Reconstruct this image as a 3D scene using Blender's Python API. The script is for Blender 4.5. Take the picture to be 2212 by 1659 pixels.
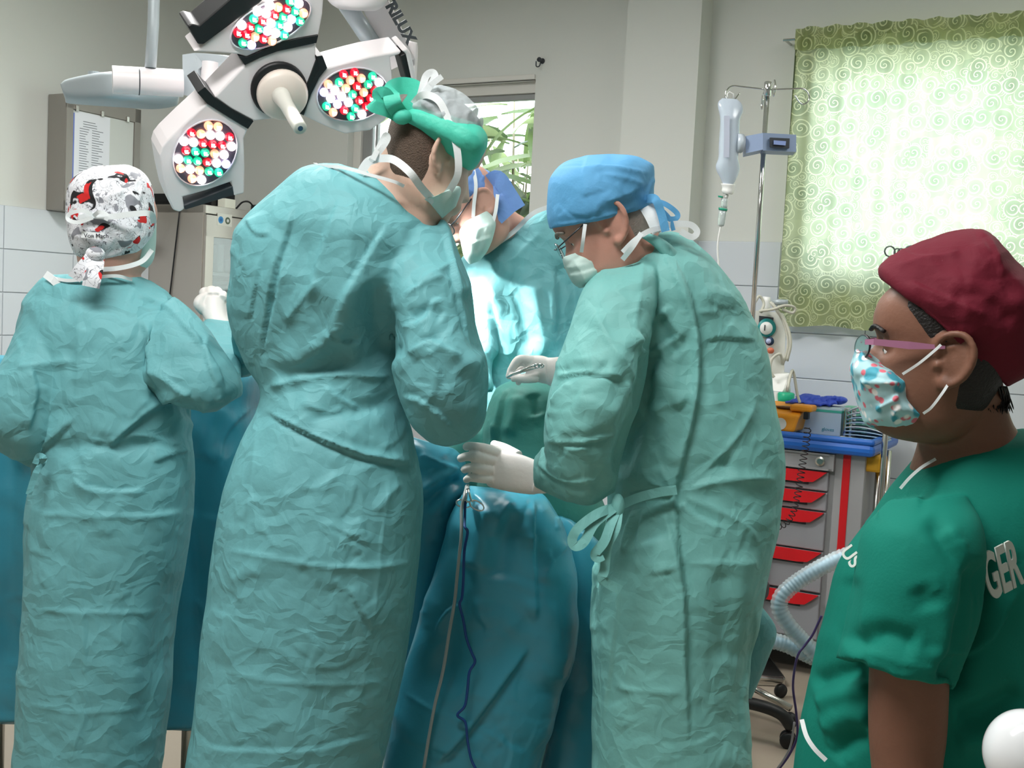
import bpy, bmesh, math, random
import numpy as np
from mathutils import Vector, Matrix, Euler
random.seed(7)
R_ = math.radians
for _o in list(bpy.data.objects): bpy.data.objects.remove(_o)
SC = bpy.context.scene
COL = SC.collection

# ------------------------------------------------------------ camera
FOC = 2400.0
CAMLOC = Vector((0, 0, 1.45))
_cm = Matrix.Rotation(R_(90 - 4.05), 3, 'X') @ Matrix.Rotation(R_(2.9), 3, 'Z')
cam_d = bpy.data.cameras.new('camera'); cam = bpy.data.objects.new('camera', cam_d); COL.objects.link(cam)
cam_d.sensor_width = 36; cam_d.lens = FOC * 36 / 2212; cam_d.clip_start = 0.05
cam.matrix_world = Matrix.Translation(CAMLOC) @ _cm.to_4x4()
SC.camera = cam
# ------------------------------------------------------------ sky, sun, exposure
w = bpy.data.worlds.new('sky'); SC.world = w; w.use_nodes = True
wn = w.node_tree.nodes; wl = w.node_tree.links
bg = wn['Background']; bg.inputs[1].default_value = 8.5
tc = wn.new('ShaderNodeTexCoord'); sp = wn.new('ShaderNodeSeparateXYZ'); cr = wn.new('ShaderNodeValToRGB')
cr.color_ramp.elements[0].position = 0.45; cr.color_ramp.elements[0].color = (.70, .74, .66, 1)
cr.color_ramp.elements[1].position = 0.75; cr.color_ramp.elements[1].color = (.80, .90, 1, 1)
mr = wn.new('ShaderNodeMapRange'); mr.inputs[1].default_value = -1; mr.inputs[2].default_value = 1
wl.new(tc.outputs['Generated'], sp.inputs[0]); wl.new(sp.outputs[2], mr.inputs[0]); wl.new(mr.outputs[0], cr.inputs[0]); wl.new(cr.outputs[0], bg.inputs[0])
sd = bpy.data.lights.new('sun', 'SUN'); sd.energy = 1.5; sd.angle = R_(1); sd.color = (1, .96, .85)
so = bpy.data.objects.new('sun', sd); COL.objects.link(so); so.rotation_euler = (R_(42), 0, R_(-15)); so.location = (0, -3, 8)
def area(name, loc, direction, sx, sy, e, color=(1, 1, 1), portal=False, spread=None):
    d = bpy.data.lights.new(name, 'AREA'); d.shape = 'RECTANGLE'; d.size = sx; d.size_y = sy; d.energy = e; d.color = color
    if spread: d.spread = spread
    if portal: d.cycles.is_portal = True
    o = bpy.data.objects.new(name, d); COL.objects.link(o); o.location = loc
    o.rotation_euler = Vector(direction).to_track_quat('-Z', 'Y').to_euler()
    return o
area('ceiling_light_near', (-0.8, 0.95, 3.10), (0, 0, -1), 1.6, .5, 68, (1, .99, .97))
SPOT_E = 230
area('ceiling_light_left', (-1.0, 3.4, 3.10), (0, 0, -1), 1.2, .5, 66, (1, .99, .97))
area('ceiling_light_right', (1.9, 2.9, 3.10), (0, 0, -1), 1.2, .5, 20, (1, .99, .97))
vs = SC.view_settings; vs.view_transform = 'Standard'; vs.look = 'None'; vs.gamma = 1.0; vs.exposure = 0.0; vs.use_curve_mapping = False
SC.cycles.max_bounces = 8; SC.cycles.transparent_max_bounces = 16; SC.cycles.sample_clamp_indirect = 6

# ------------------------------------------------------------ helpers
_cmn = np.array(_cm)
def ray(px, py):
    v = _cm @ Vector(((px - 1106) / FOC, -(py - 829.5) / FOC, -1)); return v
def P(px, py, d):
    v = ray(px, py); return CAMLOC + v * (d / v.y)
def proj(V):
    q = (V - np.array(CAMLOC)) @ _cmn
    return 1106 + FOC * q[:, 0] / -q[:, 2], 829.5 - FOC * q[:, 1] / -q[:, 2]
_origin = {}
def worg(o):
    return _origin.get(o.name, Vector((0, 0, 0))) if o else Vector((0, 0, 0))
def mk(name, V, F, mat, parent=None, smooth=False):
    """mesh from world coordinates"""
    og = worg(parent)
    V = np.asarray(V, dtype=float).reshape(-1, 3) - np.array(og)
    me = bpy.data.meshes.new(name)
    me.from_pydata(V.tolist(), [], [list(f) for f in F]); me.update()
    if smooth: me.polygons.foreach_set('use_smooth', [True] * len(me.polygons))
    if mat: me.materials.append(mat)
    o = bpy.data.objects.new(name, me); COL.objects.link(o)
    if parent: o.parent = parent
    _origin[o.name] = og.copy()
    return o
def tag(o, label=None, cat=None, group=None, kind=None):
    if label: o['label'] = label
    if cat: o['category'] = cat
    if group: o['group'] = group
    if kind: o['kind'] = kind
    return o
def thing(name, label, cat, loc, group=None, kind=None):
    o = bpy.data.objects.new(name, None); COL.objects.link(o); o.location = loc; o.empty_display_size = .1
    _origin[o.name] = Vector(loc)
    return tag(o, label, cat, group, kind)
class M:
    """collects shapes into one mesh"""
    def __init__(s): s.v = []; s.f = []
    def add(s, V, F):
        n = len(s.v); s.v += [tuple(p) for p in V]; s.f += [tuple(i + n for i in f) for f in F]; return s
    def box(s, c, size, rot=None, bev=0):
        x, y, z = [k / 2 for k in size]; b = min(bev, x, y, z)
        R = rot if rot else Matrix.Identity(3)
        if b <= 0:
            V = [Vector((i * x, j * y, k * z)) for i in (-1, 1) for j in (-1, 1) for k in (-1, 1)]
            F = [(0, 1, 3, 2), (4, 6, 7, 5), (0, 4, 5, 1), (2, 3, 7, 6), (0, 2, 6, 4), (1, 5, 7, 3)]
        else:
            bm = bmesh.new(); bmesh.ops.create_cube(bm, size=1)
            for v in bm.verts: v.co = Vector((v.co.x * 2 * x, v.co.y * 2 * y, v.co.z * 2 * z))
            bmesh.ops.bevel(bm, geom=bm.edges[:], offset=b, segments=2, affect='EDGES', profile=.5)
            bm.verts.index_update()
            V = [v.co.copy() for v in bm.verts]; F = [[v.index for v in f.verts] for f in bm.faces]; bm.free()
        return s.add([R @ v + Vector(c) for v in V], F)
    def tube(s, pts, r, n=12, closed=False, flat=None, caps=True):
        pts = [Vector(p) for p in pts]; m = len(pts)
        rr = r if isinstance(r, (list, tuple)) else [r] * m
        up = None; V = []; F = []
        for i, p in enumerate(pts):
            a = pts[(i - 1) % m] if (i > 0 or closed) else p; b = pts[(i + 1) % m] if (i < m - 1 or closed) else p
            t = (b - a).normalized()
            if up is None:
                up = Vector((0, 0, 1)) if abs(t.z) < .9 else Vector((1, 0, 0))
            x = t.cross(up)
            x = x.normalized() if x.length > 1e-6 else Vector((1, 0, 0))
            y = x.cross(t).normalized(); up = y
            for k in range(n):
                an = 2 * math.pi * k / n
                V.append(p + x * math.cos(an) * rr[i] + y * math.sin(an) * rr[i] * (flat or 1))
        for i in range(m - (0 if closed else 1)):
            for k in range(n):
                a = i * n + k; b = i * n + (k + 1) % n; j = (i + 1) % m
                F.append((a, j * n + k, j * n + (k + 1) % n, b))
        if not closed and caps:
            F.append(tuple(range(n))); F.append(tuple(range((m - 1) * n, m * n))[::-1])
        return s.add(V, F)
    def lathe(s, prof, c, axis=(0, 0, 1), n=24):
        ax = Vector(axis).normalized(); q = ax.to_track_quat('Z', 'Y'); V = []; F = []; m = len(prof)
        for r, h in prof:
            for k in range(n):
                an = 2 * math.pi * k / n
                V.append(q @ Vector((r * math.cos(an), r * math.sin(an), h)) + Vector(c))
        for i in range(m - 1):
            for k in range(n):
                F.append((i * n + k, i * n + (k + 1) % n, (i + 1) * n + (k + 1) % n, (i + 1) * n + k))
        F.append(tuple(range(n))[::-1]); F.append(tuple(range((m - 1) * n, m * n)))
        return s.add(V, F)
    def ball(s, c, r, n=12, sc=(1, 1, 1), rot=None):
        V = []; F = []; R = rot if rot else Matrix.Identity(3)
        for i in range(n + 1):
            a = math.pi * i / n
            for k in range(2 * n):
                b = math.pi * k / n
                V.append(R @ Vector((r * sc[0] * math.sin(a) * math.cos(b), r * sc[1] * math.sin(a) * math.sin(b), r * sc[2] * math.cos(a))) + Vector(c))
        for i in range(n):
            for k in range(2 * n):
                F.append((i * 2 * n + k, (i + 1) * 2 * n + k, (i + 1) * 2 * n + (k + 1) % (2 * n), i * 2 * n + (k + 1) % (2 * n)))
        return s.add(V, F)
    def prism(s, poly, vec):
        """poly: 3-D points of the front face; vec: from front to back"""
        n = len(poly); V = [Vector(p) for p in poly] + [Vector(p) + Vector(vec) for p in poly]
        F = [tuple(range(n)), tuple(range(2 * n - 1, n - 1, -1))] + [(i, n + i, n + (i + 1) % n, (i + 1) % n) for i in range(n)]
        return s.add(V, F)
    def loft(s, stations, sub=5, n=40, e=2.0):
        """stations (lx,ly,rx,ry,depth,half thickness[,depth skew]); every ring spans its left and right point"""
        S = [tuple(q) + (0,) * (7 - len(q)) for q in stations]
        S = catmull(S, sub); V = []; m = len(S)
        for q in S:
            L = P(q[0], q[1], q[4] - q[6]); R = P(q[2], q[3], q[4] + q[6]); C = (L + R) / 2; a = (R - L) / 2
            vd = (C - CAMLOC).normalized(); ah = a.normalized() if a.length > 1e-6 else Vector((1, 0, 0))
            b = (vd - ah * vd.dot(ah)).normalized() * q[5]
            for k in range(n):
                an = 2 * math.pi * k / n; c_, s_ = math.cos(an), math.sin(an)
                c2 = math.copysign(abs(c_) ** (2 / e), c_); s2 = math.copysign(abs(s_) ** (2 / e), s_)
                V.append(C + a * c2 + b * s2)
        F = [(i * n + k, i * n + (k + 1) % n, (i + 1) * n + (k + 1) % n, (i + 1) * n + k) for i in range(m - 1) for k in range(n)]
        F.append(tuple(range(n))[::-1]); F.append(tuple(range((m - 1) * n, m * n)))
        return s.add(V, F)
    def ribbon(s, pts, width, thick, wdir):
        """flat strip along pts"""
        V = []; F = []; pts = [Vector(p) for p in pts]; m = len(pts)
        for i, p in enumerate(pts):
            t = (pts[min(i + 1, m - 1)] - pts[max(i - 1, 0)]).normalized()
            wd = wdir[i] if isinstance(wdir, list) else wdir
            wv = Vector(wd); wv = (wv - t * wv.dot(t)).normalized(); nv = t.cross(wv).normalized()
            W = width[i] if isinstance(width, list) else width
            for a, b in ((-1, -1), (1, -1), (1, 1), (-1, 1)): V.append(p + wv * a * W / 2 + nv * b * thick / 2)
        for i in range(m - 1):
            for k in range(4): F.append((i * 4 + k, i * 4 + (k + 1) % 4, i * 4 + 4 + (k + 1) % 4, i * 4 + 4 + k))
        F.append((3, 2, 1, 0)); F.append((m * 4 - 4, m * 4 - 3, m * 4 - 2, m * 4 - 1))
        return s.add(V, F)
    def obj(s, name, mat, parent=None, smooth=False):
        o = mk(name, s.v, s.f, mat, parent, False)
        bm = bmesh.new(); bm.from_mesh(o.data); bmesh.ops.recalc_face_normals(bm, faces=bm.faces[:]); bm.to_mesh(o.data); bm.free()
        if smooth: o.data.polygons.foreach_set('use_smooth', [True] * len(o.data.polygons))
        return o
def autosmooth(o, ang=40):
    me = o.data; bm = bmesh.new(); bm.from_mesh(me); lim = R_(ang)
    for e in bm.edges:
        e.smooth = not (len(e.link_faces) == 2 and e.calc_face_angle(0) > lim)
    for f in bm.faces: f.smooth = True
    bm.to_mesh(me); bm.free(); return o
def catmull(S, sub):
    S = [np.array(q, float) for q in S]; out = []
    if len(S) < 3: sub = max(sub, 2)
    for i in range(len(S) - 1):
        p0 = S[i - 1] if i > 0 else 2 * S[0] - S[1]; p1 = S[i]; p2 = S[i + 1]; p3 = S[i + 2] if i + 2 < len(S) else 2 * S[-1] - S[-2]
        for k in range(sub):
            t = k / sub
            out.append(.5 * ((2 * p1) + (-p0 + p2) * t + (2 * p0 - 5 * p1 + 4 * p2 - p3) * t * t + (-p0 + 3 * p1 - 3 * p2 + p3) * t ** 3))
    out.append(S[-1]); return out
def curve(pts, sub=6):
    return [Vector(p) for p in catmull([tuple(p) for p in pts], sub)]
def pc(pts, sub=6):
    """smooth curve through (px,py,depth)"""
    return [P(*q) for q in catmull(pts, sub)]
def remesh(m, voxel, smooth=3, fac=.5):
    """voxel-join the shapes of an M into one continuous surface -> V, quads"""
    o = M.obj(m, 'tmp', None)
    r = o.modifiers.new('r', 'REMESH'); r.mode = 'VOXEL'; r.voxel_size = voxel; r.adaptivity = 0
    if smooth:
        k = o.modifiers.new('s', 'SMOOTH'); k.factor = fac; k.iterations = smooth
    dg = bpy.context.evaluated_depsgraph_get(); dg.update(); ev = o.evaluated_get(dg); me = ev.to_mesh()
    V = np.empty(len(me.vertices) * 3); me.vertices.foreach_get('co', V); V = V.reshape(-1, 3)
    N = np.empty(len(me.vertices) * 3); me.vertices.foreach_get('normal', N); N = N.reshape(-1, 3)
    nl = len(me.loops); L = np.empty(nl, dtype=np.int32); me.loops.foreach_get('vertex_index', L)
    ls = np.empty(len(me.polygons), dtype=np.int32); me.polygons.foreach_get('loop_total', ls)
    ev.to_mesh_clear(); bpy.data.objects.remove(o)
    return V, N, L, ls
def mk_np(name, V, L, ls, mat, parent=None):
    og = np.array(worg(parent)); me = bpy.data.meshes.new(name)
    me.vertices.add(len(V)); me.vertices.foreach_set('co', (V - og).ravel())
    me.loops.add(len(L)); me.loops.foreach_set('vertex_index', L)
    me.polygons.add(len(ls)); st = np.concatenate([[0], np.cumsum(ls)[:-1]]).astype(np.int32)
    me.polygons.foreach_set('loop_start', st); me.polygons.foreach_set('use_smooth', np.ones(len(ls), dtype=bool))
    me.update(calc_edges=True); me.materials.append(mat)
    o = bpy.data.objects.new(name, me); COL.objects.link(o); o.parent = parent; _origin[o.name] = Vector(og); return o
def normals(V, L, ls):
    me = bpy.data.meshes.new('t'); me.vertices.add(len(V)); me.vertices.foreach_set('co', V.ravel())
    me.loops.add(len(L)); me.loops.foreach_set('vertex_index', L)
    me.polygons.add(len(ls)); st = np.concatenate([[0], np.cumsum(ls)[:-1]]).astype(np.int32)
    me.polygons.foreach_set('loop_start', st); me.update(calc_edges=True)
    N = np.empty(len(V) * 3); me.vertices.foreach_get('normal', N); bpy.data.meshes.remove(me); return N.reshape(-1, 3)
def segdist(X, Y, pts):
    """distance, side sign and arc parameter of pixels to a polyline"""
    best = np.full(X.shape, 1e9); side = np.ones(X.shape); tt = np.zeros(X.shape)
    ln = [math.dist(pts[i], pts[i + 1]) for i in range(len(pts) - 1)]; tot = sum(ln); acc = 0
    for i in range(len(pts) - 1):
        ax, ay = pts[i]; bx, by = pts[i + 1]; dx, dy = bx - ax, by - ay; l2 = dx * dx + dy * dy + 1e-9
        t = np.clip(((X - ax) * dx + (Y - ay) * dy) / l2, 0, 1)
        ex = X - ax - t * dx; ey = Y - ay - t * dy; d = np.hypot(ex, ey); c = dx * ey - dy * ex
        m = d < best; best = np.where(m, d, best); side = np.where(m, np.sign(c), side); tt = np.where(m, (acc + t * ln[i]) / tot, tt)
        acc += ln[i]
    return best, side, tt
def fold(V, N, creases, rnd=0, seed=1, rbox=None, ramp=(.8, 2.4), rdir=None, low=0.0, rlen=(25, 110), facet=1.0):
    """press folds into cloth; creases (kind, mm, width, points); kinds r round ridge, s sharp ridge, v round valley,
       f overlap step (raised on the right of the direction of travel), g the same on the left"""
    X, Y = proj(V); vd = V - np.array(CAMLOC); vd /= np.linalg.norm(vd, axis=1)[:, None]
    face = np.clip(-(vd * N).sum(1) * 4 + .6, 0, 1)
    D = np.zeros(len(V)); rg = random.Random(seed)
    cs = list(creases)
    if rnd:
        x0, y0, x1, y1 = rbox
        for i in range(rnd):
            cx, cy = rg.uniform(x0, x1), rg.uniform(y0, y1)
            a = (rg.gauss(rdir[0], rdir[1]) if rdir else rg.uniform(0, 180)); a = R_(a); l = rg.uniform(*rlen) / 2
            bend = rg.uniform(-.35, .35) * l
            dx, dy = math.cos(a) * l, math.sin(a) * l
            cs.append((rg.choice('fgfgsrv'), rg.uniform(*ramp), rg.uniform(9, 34), [(cx - dx, cy - dy), (cx - dy * bend / l, cy + dx * bend / l), (cx + dx, cy + dy)]))
    for k, mm, wd, pts in cs:
        xs = [p[0] for p in pts]; ys = [p[1] for p in pts]; mg = wd * 3.2
        if len(pts) > 2 and mm > 0:
            pts = [tuple(q) for q in catmull(pts, 4)]
        sel = np.nonzero((X > min(xs) - mg) & (X < max(xs) + mg) & (Y > min(ys) - mg) & (Y < max(ys) + mg) & (face > 0))[0]
        if len(sel) == 0: continue
        d, sd_, t = segdist(X[sel], Y[sel], pts); q = d / wd
        tap = np.clip(np.minimum(t * 6, (1 - t) * 6), 0, 1); tap = tap * tap * (3 - 2 * tap)
        if k in 'fg':
            s_ = sd_ if k == 'f' else -sd_
            D_ = np.clip(.5 + s_ * d / 9.0, 0, 1) * np.exp(-q * 1.0) - .35 * np.clip(-s_, 0, 1) * np.exp(-q * 2.2)
        elif k == 's': D_ = np.exp(-q * 1.6)
        elif k == 'r': D_ = np.exp(-q * q)
        else: D_ = -np.exp(-q * q)
        D[sel] += D_ * tap * mm * .00125 * face[sel]
    if low:
        ph = [rg.uniform(0, 6) for _ in range(12)]
        D += low * .001 * (np.sin(V[:, 0] * 23 + 2.2 * np.sin(V[:, 2] * 9 + ph[0]) + ph[1]) * .5 + np.sin(V[:, 2] * 31 + 3 * np.sin(V[:, 0] * 14 + ph[2]) + ph[3]) * .35
             + np.sin(V[:, 0] * 47 + V[:, 2] * 38 + 2 * np.sin(V[:, 2] * 25 + ph[4]) + ph[5]) * .25)
    if facet:
        D += facet * .001 * (facets(X, Y, 170, 15, seed, (1.0, .5), 60) + facets(X, Y, 74, 4.2, seed + 5, (1.0, .55), 26) + facets(X, Y, 34, 1.0, seed + 9, (1, .7), 12)) * (.35 + .65 * face) * (1 - .45 * np.clip((Y - 950) / 150, 0, 1))
    return V + N * D[:, None]
def hash2(i, j, s):
    h = np.sin(i * 127.1 + j * 311.7 + s * 74.7) * 43758.5453; return h - np.floor(h)
def smooth_noise(x, y, s):
    i = np.floor(x); j = np.floor(y); u = x - i; v = y - j; u = u * u * (3 - 2 * u); v = v * v * (3 - 2 * v)
    return (hash2(i, j, s) * (1 - u) * (1 - v) + hash2(i + 1, j, s) * u * (1 - v) + hash2(i, j + 1, s) * (1 - u) * v + hash2(i + 1, j + 1, s) * u * v) * 2 - 1
def facets(X, Y, cell, amp, s, an, warp):
    """piecewise flat crumple: random heights joined by straight creases over a warped triangle lattice"""
    x = X + warp * smooth_noise(X / cell * .7, Y / cell * .7, s + 1); y = Y + warp * smooth_noise(X / cell * .7, Y / cell * .7, s + 2)
    a = .35 + s; x, y = x * math.cos(a) - y * math.sin(a), x * math.sin(a) + y * math.cos(a); x = x / cell * an[0]; y = y / cell * an[1]
    k = (x + y) * .366; i = np.floor(x + k); j = np.floor(y + k); u = x + k - i; v = y + k - j
    h00 = hash2(i, j, s); h11 = hash2(i + 1, j + 1, s); h10 = hash2(i + 1, j, s); h01 = hash2(i, j + 1, s)
    h = np.where(u > v, h00 * (1 - u) + h10 * (u - v) + h11 * v, h00 * (1 - v) + h01 * (v - u) + h11 * u)
    msk = .45 + .55 * np.clip(smooth_noise(X / 170, Y / 170, s + 4) + .6, 0, 1.3)
    return amp * (h * 2 - 1) * msk

# ------------------------------------------------------------ materials
MAT = {}
def srgb(c):
    return tuple(((x / 255) / 12.92 if x / 255 <= .04045 else ((x / 255 + .055) / 1.055) ** 2.4) for x in c) + (1,)
def mat(name, col, rough=.5, metal=0, spec=.5, bump=0, bscale=60, var=0, vscale=6, trans=0, alpha=None, emit=None, estr=0, coat=0, sss=0, tl=0, crumple=0, cscale=14):
    if name in MAT: return MAT[name]
    m = bpy.data.materials.new(name); m.use_nodes = True; nt = m.node_tree; n = nt.nodes; l = nt.links; b = n['Principled BSDF']
    c = srgb(col); b.inputs['Base Color'].default_value = c; b.inputs['Roughness'].default_value = rough; b.inputs['Metallic'].default_value = metal
    b.inputs['Specular IOR Level'].default_value = spec
    if coat: b.inputs['Coat Weight'].default_value = coat; b.inputs['Coat Roughness'].default_value = .1
    if trans: b.inputs['Transmission Weight'].default_value = trans
    if alpha is not None: b.inputs['Alpha'].default_value = alpha
    if emit: b.inputs['Emission Color'].default_value = srgb(emit); b.inputs['Emission Strength'].default_value = estr
    if sss: b.inputs['Subsurface Weight'].default_value = sss; b.inputs['Subsurface Radius'].default_value = (.012, .005, .003); b.inputs['Subsurface Scale'].default_value = 1
    t = n.new('ShaderNodeTexCoord')
    if var:
        no = n.new('ShaderNodeTexNoise'); no.inputs['Scale'].default_value = vscale; no.inputs['Detail'].default_value = 4; l.new(t.outputs['Object'], no.inputs['Vector'])
        mx = n.new('ShaderNodeMix'); mx.data_type = 'RGBA'; mx.inputs[6].default_value = tuple(max(0, x * (1 - var)) for x in c[:3]) + (1,); mx.inputs[7].default_value = tuple(min(1, x * (1 + var)) for x in c[:3]) + (1,)
        l.new(no.outputs[0], mx.inputs[0]); l.new(mx.outputs[2], b.inputs['Base Color'])
    if bump or crumple:
        bu = n.new('ShaderNodeBump'); bu.inputs['Strength'].default_value = 1; l.new(bu.outputs[0], b.inputs['Normal']); src = None
        if bump:
            n2 = n.new('ShaderNodeTexNoise'); n2.inputs['Scale'].default_value = bscale; n2.inputs['Detail'].default_value = 5; l.new(t.outputs['Object'], n2.inputs['Vector'])
            mm = n.new('ShaderNodeMath'); mm.operation = 'MULTIPLY'; mm.inputs[1].default_value = bump; l.new(n2.outputs[0], mm.inputs[0]); src = mm.outputs[0]
        if crumple:
            nz = n.new('ShaderNodeTexNoise'); nz.inputs['Scale'].default_value = cscale * .35; nz.inputs['Detail'].default_value = 2; l.new(t.outputs['Object'], nz.inputs['Vector'])
            ad = n.new('ShaderNodeVectorMath'); ad.operation = 'MULTIPLY_ADD'; ad.inputs[1].default_value = (.18, .18, .18); l.new(nz.outputs[1], ad.inputs[0]); l.new(t.outputs['Object'], ad.inputs[2])
            vo = n.new('ShaderNodeTexVoronoi'); vo.feature = 'F1'; vo.inputs['Scale'].default_value = cscale; vo.distance = 'MANHATTAN'; l.new(ad.outputs[0], vo.inputs['Vector'])
            m3 = n.new('ShaderNodeMath'); m3.operation = 'MULTIPLY'; m3.inputs[1].default_value = crumple; l.new(vo.outputs['Distance'], m3.inputs[0])
            if src:
                m4 = n.new('ShaderNodeMath'); m4.operation = 'ADD'; l.new(src, m4.inputs[0]); l.new(m3.outputs[0], m4.inputs[1]); src = m4.outputs[0]
            else: src = m3.outputs[0]
        bu.inputs['Distance'].default_value = 1.0; l.new(src, bu.inputs['Height'])
    if tl:
        tr = n.new('ShaderNodeBsdfTranslucent'); tr.inputs[0].default_value = c; ms = n.new('ShaderNodeMixShader'); ms.inputs[0].default_value = tl
        l.new(b.outputs[0], ms.inputs[1]); l.new(tr.outputs[0], ms.inputs[2]); l.new(ms.outputs[0], n['Material Output'].inputs[0])
    MAT[name] = m; return m
gown_m = mat('gown_teal', (108, 173, 179), .62, spec=.35, bump=.0007, bscale=90, var=.10, vscale=5, crumple=.0032, cscale=21)
gownC_m = mat('gown_teal_window_lit', (122, 187, 183), .6, spec=.35, bump=.0007, bscale=90, var=.08, vscale=5, crumple=.0030, cscale=20)  # paler copy of the gown teal, window light put into its colour
drape_m = mat('drape_blue', (58, 146, 168), .38, spec=.5, bump=.0006, bscale=60, var=.12, vscale=4, crumple=.003, cscale=8)
green_m = mat('drape_green', (66, 138, 128), .6, spec=.35, bump=.0006, bscale=120, var=.1, vscale=8, crumple=.002, cscale=12)
scrub_m = mat('scrub_green', (16, 122, 106), .8, spec=.2, bump=.0004, bscale=260, var=.12, vscale=7)
maroon_m = mat('maroon_cloth', (104, 24, 42), .75, spec=.25, bump=.0004, bscale=240, var=.12, vscale=14, crumple=.002, cscale=14)
bluecap_m = mat('cap_blue', (98, 168, 216), .7, spec=.3, bump=.0004, bscale=200, var=.06, vscale=12, crumple=.0015, cscale=18)
blueband_m = mat('cap_blue_violet', (122, 162, 226), .7, spec=.3, bump=.0004, bscale=200, var=.1, vscale=20, crumple=.002, cscale=25)
mint_m = mat('mint_band', (84, 214, 188), .55, spec=.4, bump=.0012, bscale=110, var=.12, vscale=30, tl=.2)
white_tie = mat('white_tie', (232, 238, 240), .7, bump=.0003, bscale=300)
mask_m = mat('mask_pale', (205, 232, 226), .7, bump=.0003, bscale=240, var=.05, tl=.15)
glove_m = mat('glove_latex', (244, 238, 234), .42, spec=.5, bump=.0008, bscale=70, var=.03, vscale=30)
steel_m = mat('steel', (200, 198, 192), .25, 1, bump=.0001)
chrome_m = mat('chrome', (225, 225, 225), .12, 1)
cabsteel_m = mat('cabinet_steel', (196, 190, 182), .42, .55, bump=.0001, bscale=300, var=.04)
black_m = mat('black_plastic', (20, 21, 24), .45)
dark_m = mat('dark_grey', (52, 56, 62), .5)
lampw_m = mat('lamp_white', (243, 237, 239), .35, spec=.5, var=.02)
lampg_m = mat('lamp_grey', (172, 182, 186), .35, .15)
whitep_m = mat('white_plastic', (235, 235, 232), .3)
def pane_mat():
    m = bpy.data.materials.new('pane_glass'); m.use_nodes = True; n = m.node_tree.nodes; l = m.node_tree.links; n.remove(n['Principled BSDF'])
    t = n.new('ShaderNodeBsdfTransparent'); t.inputs[0].default_value = (.94, .97, .96, 1); g = n.new('ShaderNodeBsdfGlossy'); g.inputs[1].default_value = .02
    f = n.new('ShaderNodeFresnel'); f.inputs[0].default_value = 1.35; x = n.new('ShaderNodeMixShader'); l.new(f.outputs[0], x.inputs[0]); l.new(t.outputs[0], x.inputs[1]); l.new(g.outputs[0], x.inputs[2]); l.new(x.outputs[0], n['Material Output'].inputs[0]); return m
glass_m = pane_mat()
def skin(name, col, hair=None): return mat(name, col, .5, spec=.35, bump=.0005, bscale=140, var=.10, vscale=22, sss=.12)
skinA = skin('skin_light', (206, 160, 144)); skinB = skin('skin_pale', (208, 174, 156)); skinC = skin('skin_ruddy', (198, 146, 130)); skinE = skin('skin_brown', (128, 90, 73))
# ------------------------------------------------------------ room
KX = Vector((-1.68, 6.69, 0)); UB = Vector((math.cos(R_(-28.5)), math.sin(R_(-28.5)), 0)); NB = Vector((-math.sin(R_(28.5)), -math.cos(R_(28.5)), 0))
UL = NB.copy(); NL = UB.copy()
RZ = Matrix.Rotation(R_(-28.5), 3, 'Z')          # room axes: x along the back wall, -y into the room
def B(s, z, e=0): return KX + UB * s + NB * e + Vector((0, 0, z))     # back wall point, e metres into the room
def Lw(s, z, e=0): return KX + UL * s + NL * e + Vector((0, 0, z))    # left wall point
def hit(px, py, p0, nrm):
    v = ray(px, py); t = (p0 - CAMLOC).dot(nrm) / v.dot(nrm); return CAMLOC + v * t
def onB(px, py, e=0):
    q = hit(px, py, B(0, 0, e), NB) - KX; return q.dot(UB), q.z
def onL(px, py, e=0):
    q = hit(px, py, Lw(0, 0, e), NL) - KX; return q.dot(UL), q.z
H = 3.2; WID = 6.3; DEP = 7.0; TH = .2
paint_m = mat('wall_paint', (217, 219, 214), .75, bump=.0006, bscale=25, var=.02, vscale=2)
tile_m = mat('wall_tile', (214, 220, 226), .22, spec=.5, bump=.0002, bscale=8)
grout_m = mat('grout', (192, 196, 200), .8)
ceil_m = mat('ceiling_paint', (225, 225, 220), .8)
floor_m = mat('floor_beige', (166, 154, 138), .4, bump=.0003, bscale=30, var=.08, vscale=3)
def rbox(m, s0, s1, z0, z1, e0, e1):
    """box in back-wall coordinates"""
    c = B((s0 + s1) / 2, (z0 + z1) / 2, (e0 + e1) / 2); return m.box(c, (abs(s1 - s0), abs(e1 - e0), abs(z1 - z0)), RZ)
def lbox(m, s0, s1, z0, z1, e0, e1, bev=0):
    c = Lw((s0 + s1) / 2, (z0 + z1) / 2, (e0 + e1) / 2); return m.box(c, (abs(e1 - e0), abs(s1 - s0), abs(z1 - z0)), RZ, bev)
def rbx(m, s0, s1, z0, z1, e0, e1, bev=0):
    c = B((s0 + s1) / 2, (z0 + z1) / 2, (e0 + e1) / 2); return m.box(c, (abs(s1 - s0), abs(e1 - e0), abs(z1 - z0)), RZ, bev)
def st(name, m, mt): return tag(m.obj(name, mt), kind='structure')
st('floor', rbx(M(), -TH, WID + TH, -.1, 0, -TH, DEP + TH), floor_m)
st('ceiling', rbx(M(), -TH, WID + TH, H, H + .1, -TH, DEP + TH), ceil_m)
wl_ = st('wall_left', rbx(M(), -TH, 0, 0, H, -TH, DEP + TH), paint_m)
grey_wall = mat('wall_grey_bounce_cut', (142, 146, 142), .8)  # unseen walls given a darker grey to lessen bounced light
st('wall_right', rbx(M(), WID, WID + TH, 0, H, -TH, DEP + TH), grey_wall)
st('wall_front', rbx(M(), 0, WID, 0, H, DEP, DEP + TH), grey_wall)
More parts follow.
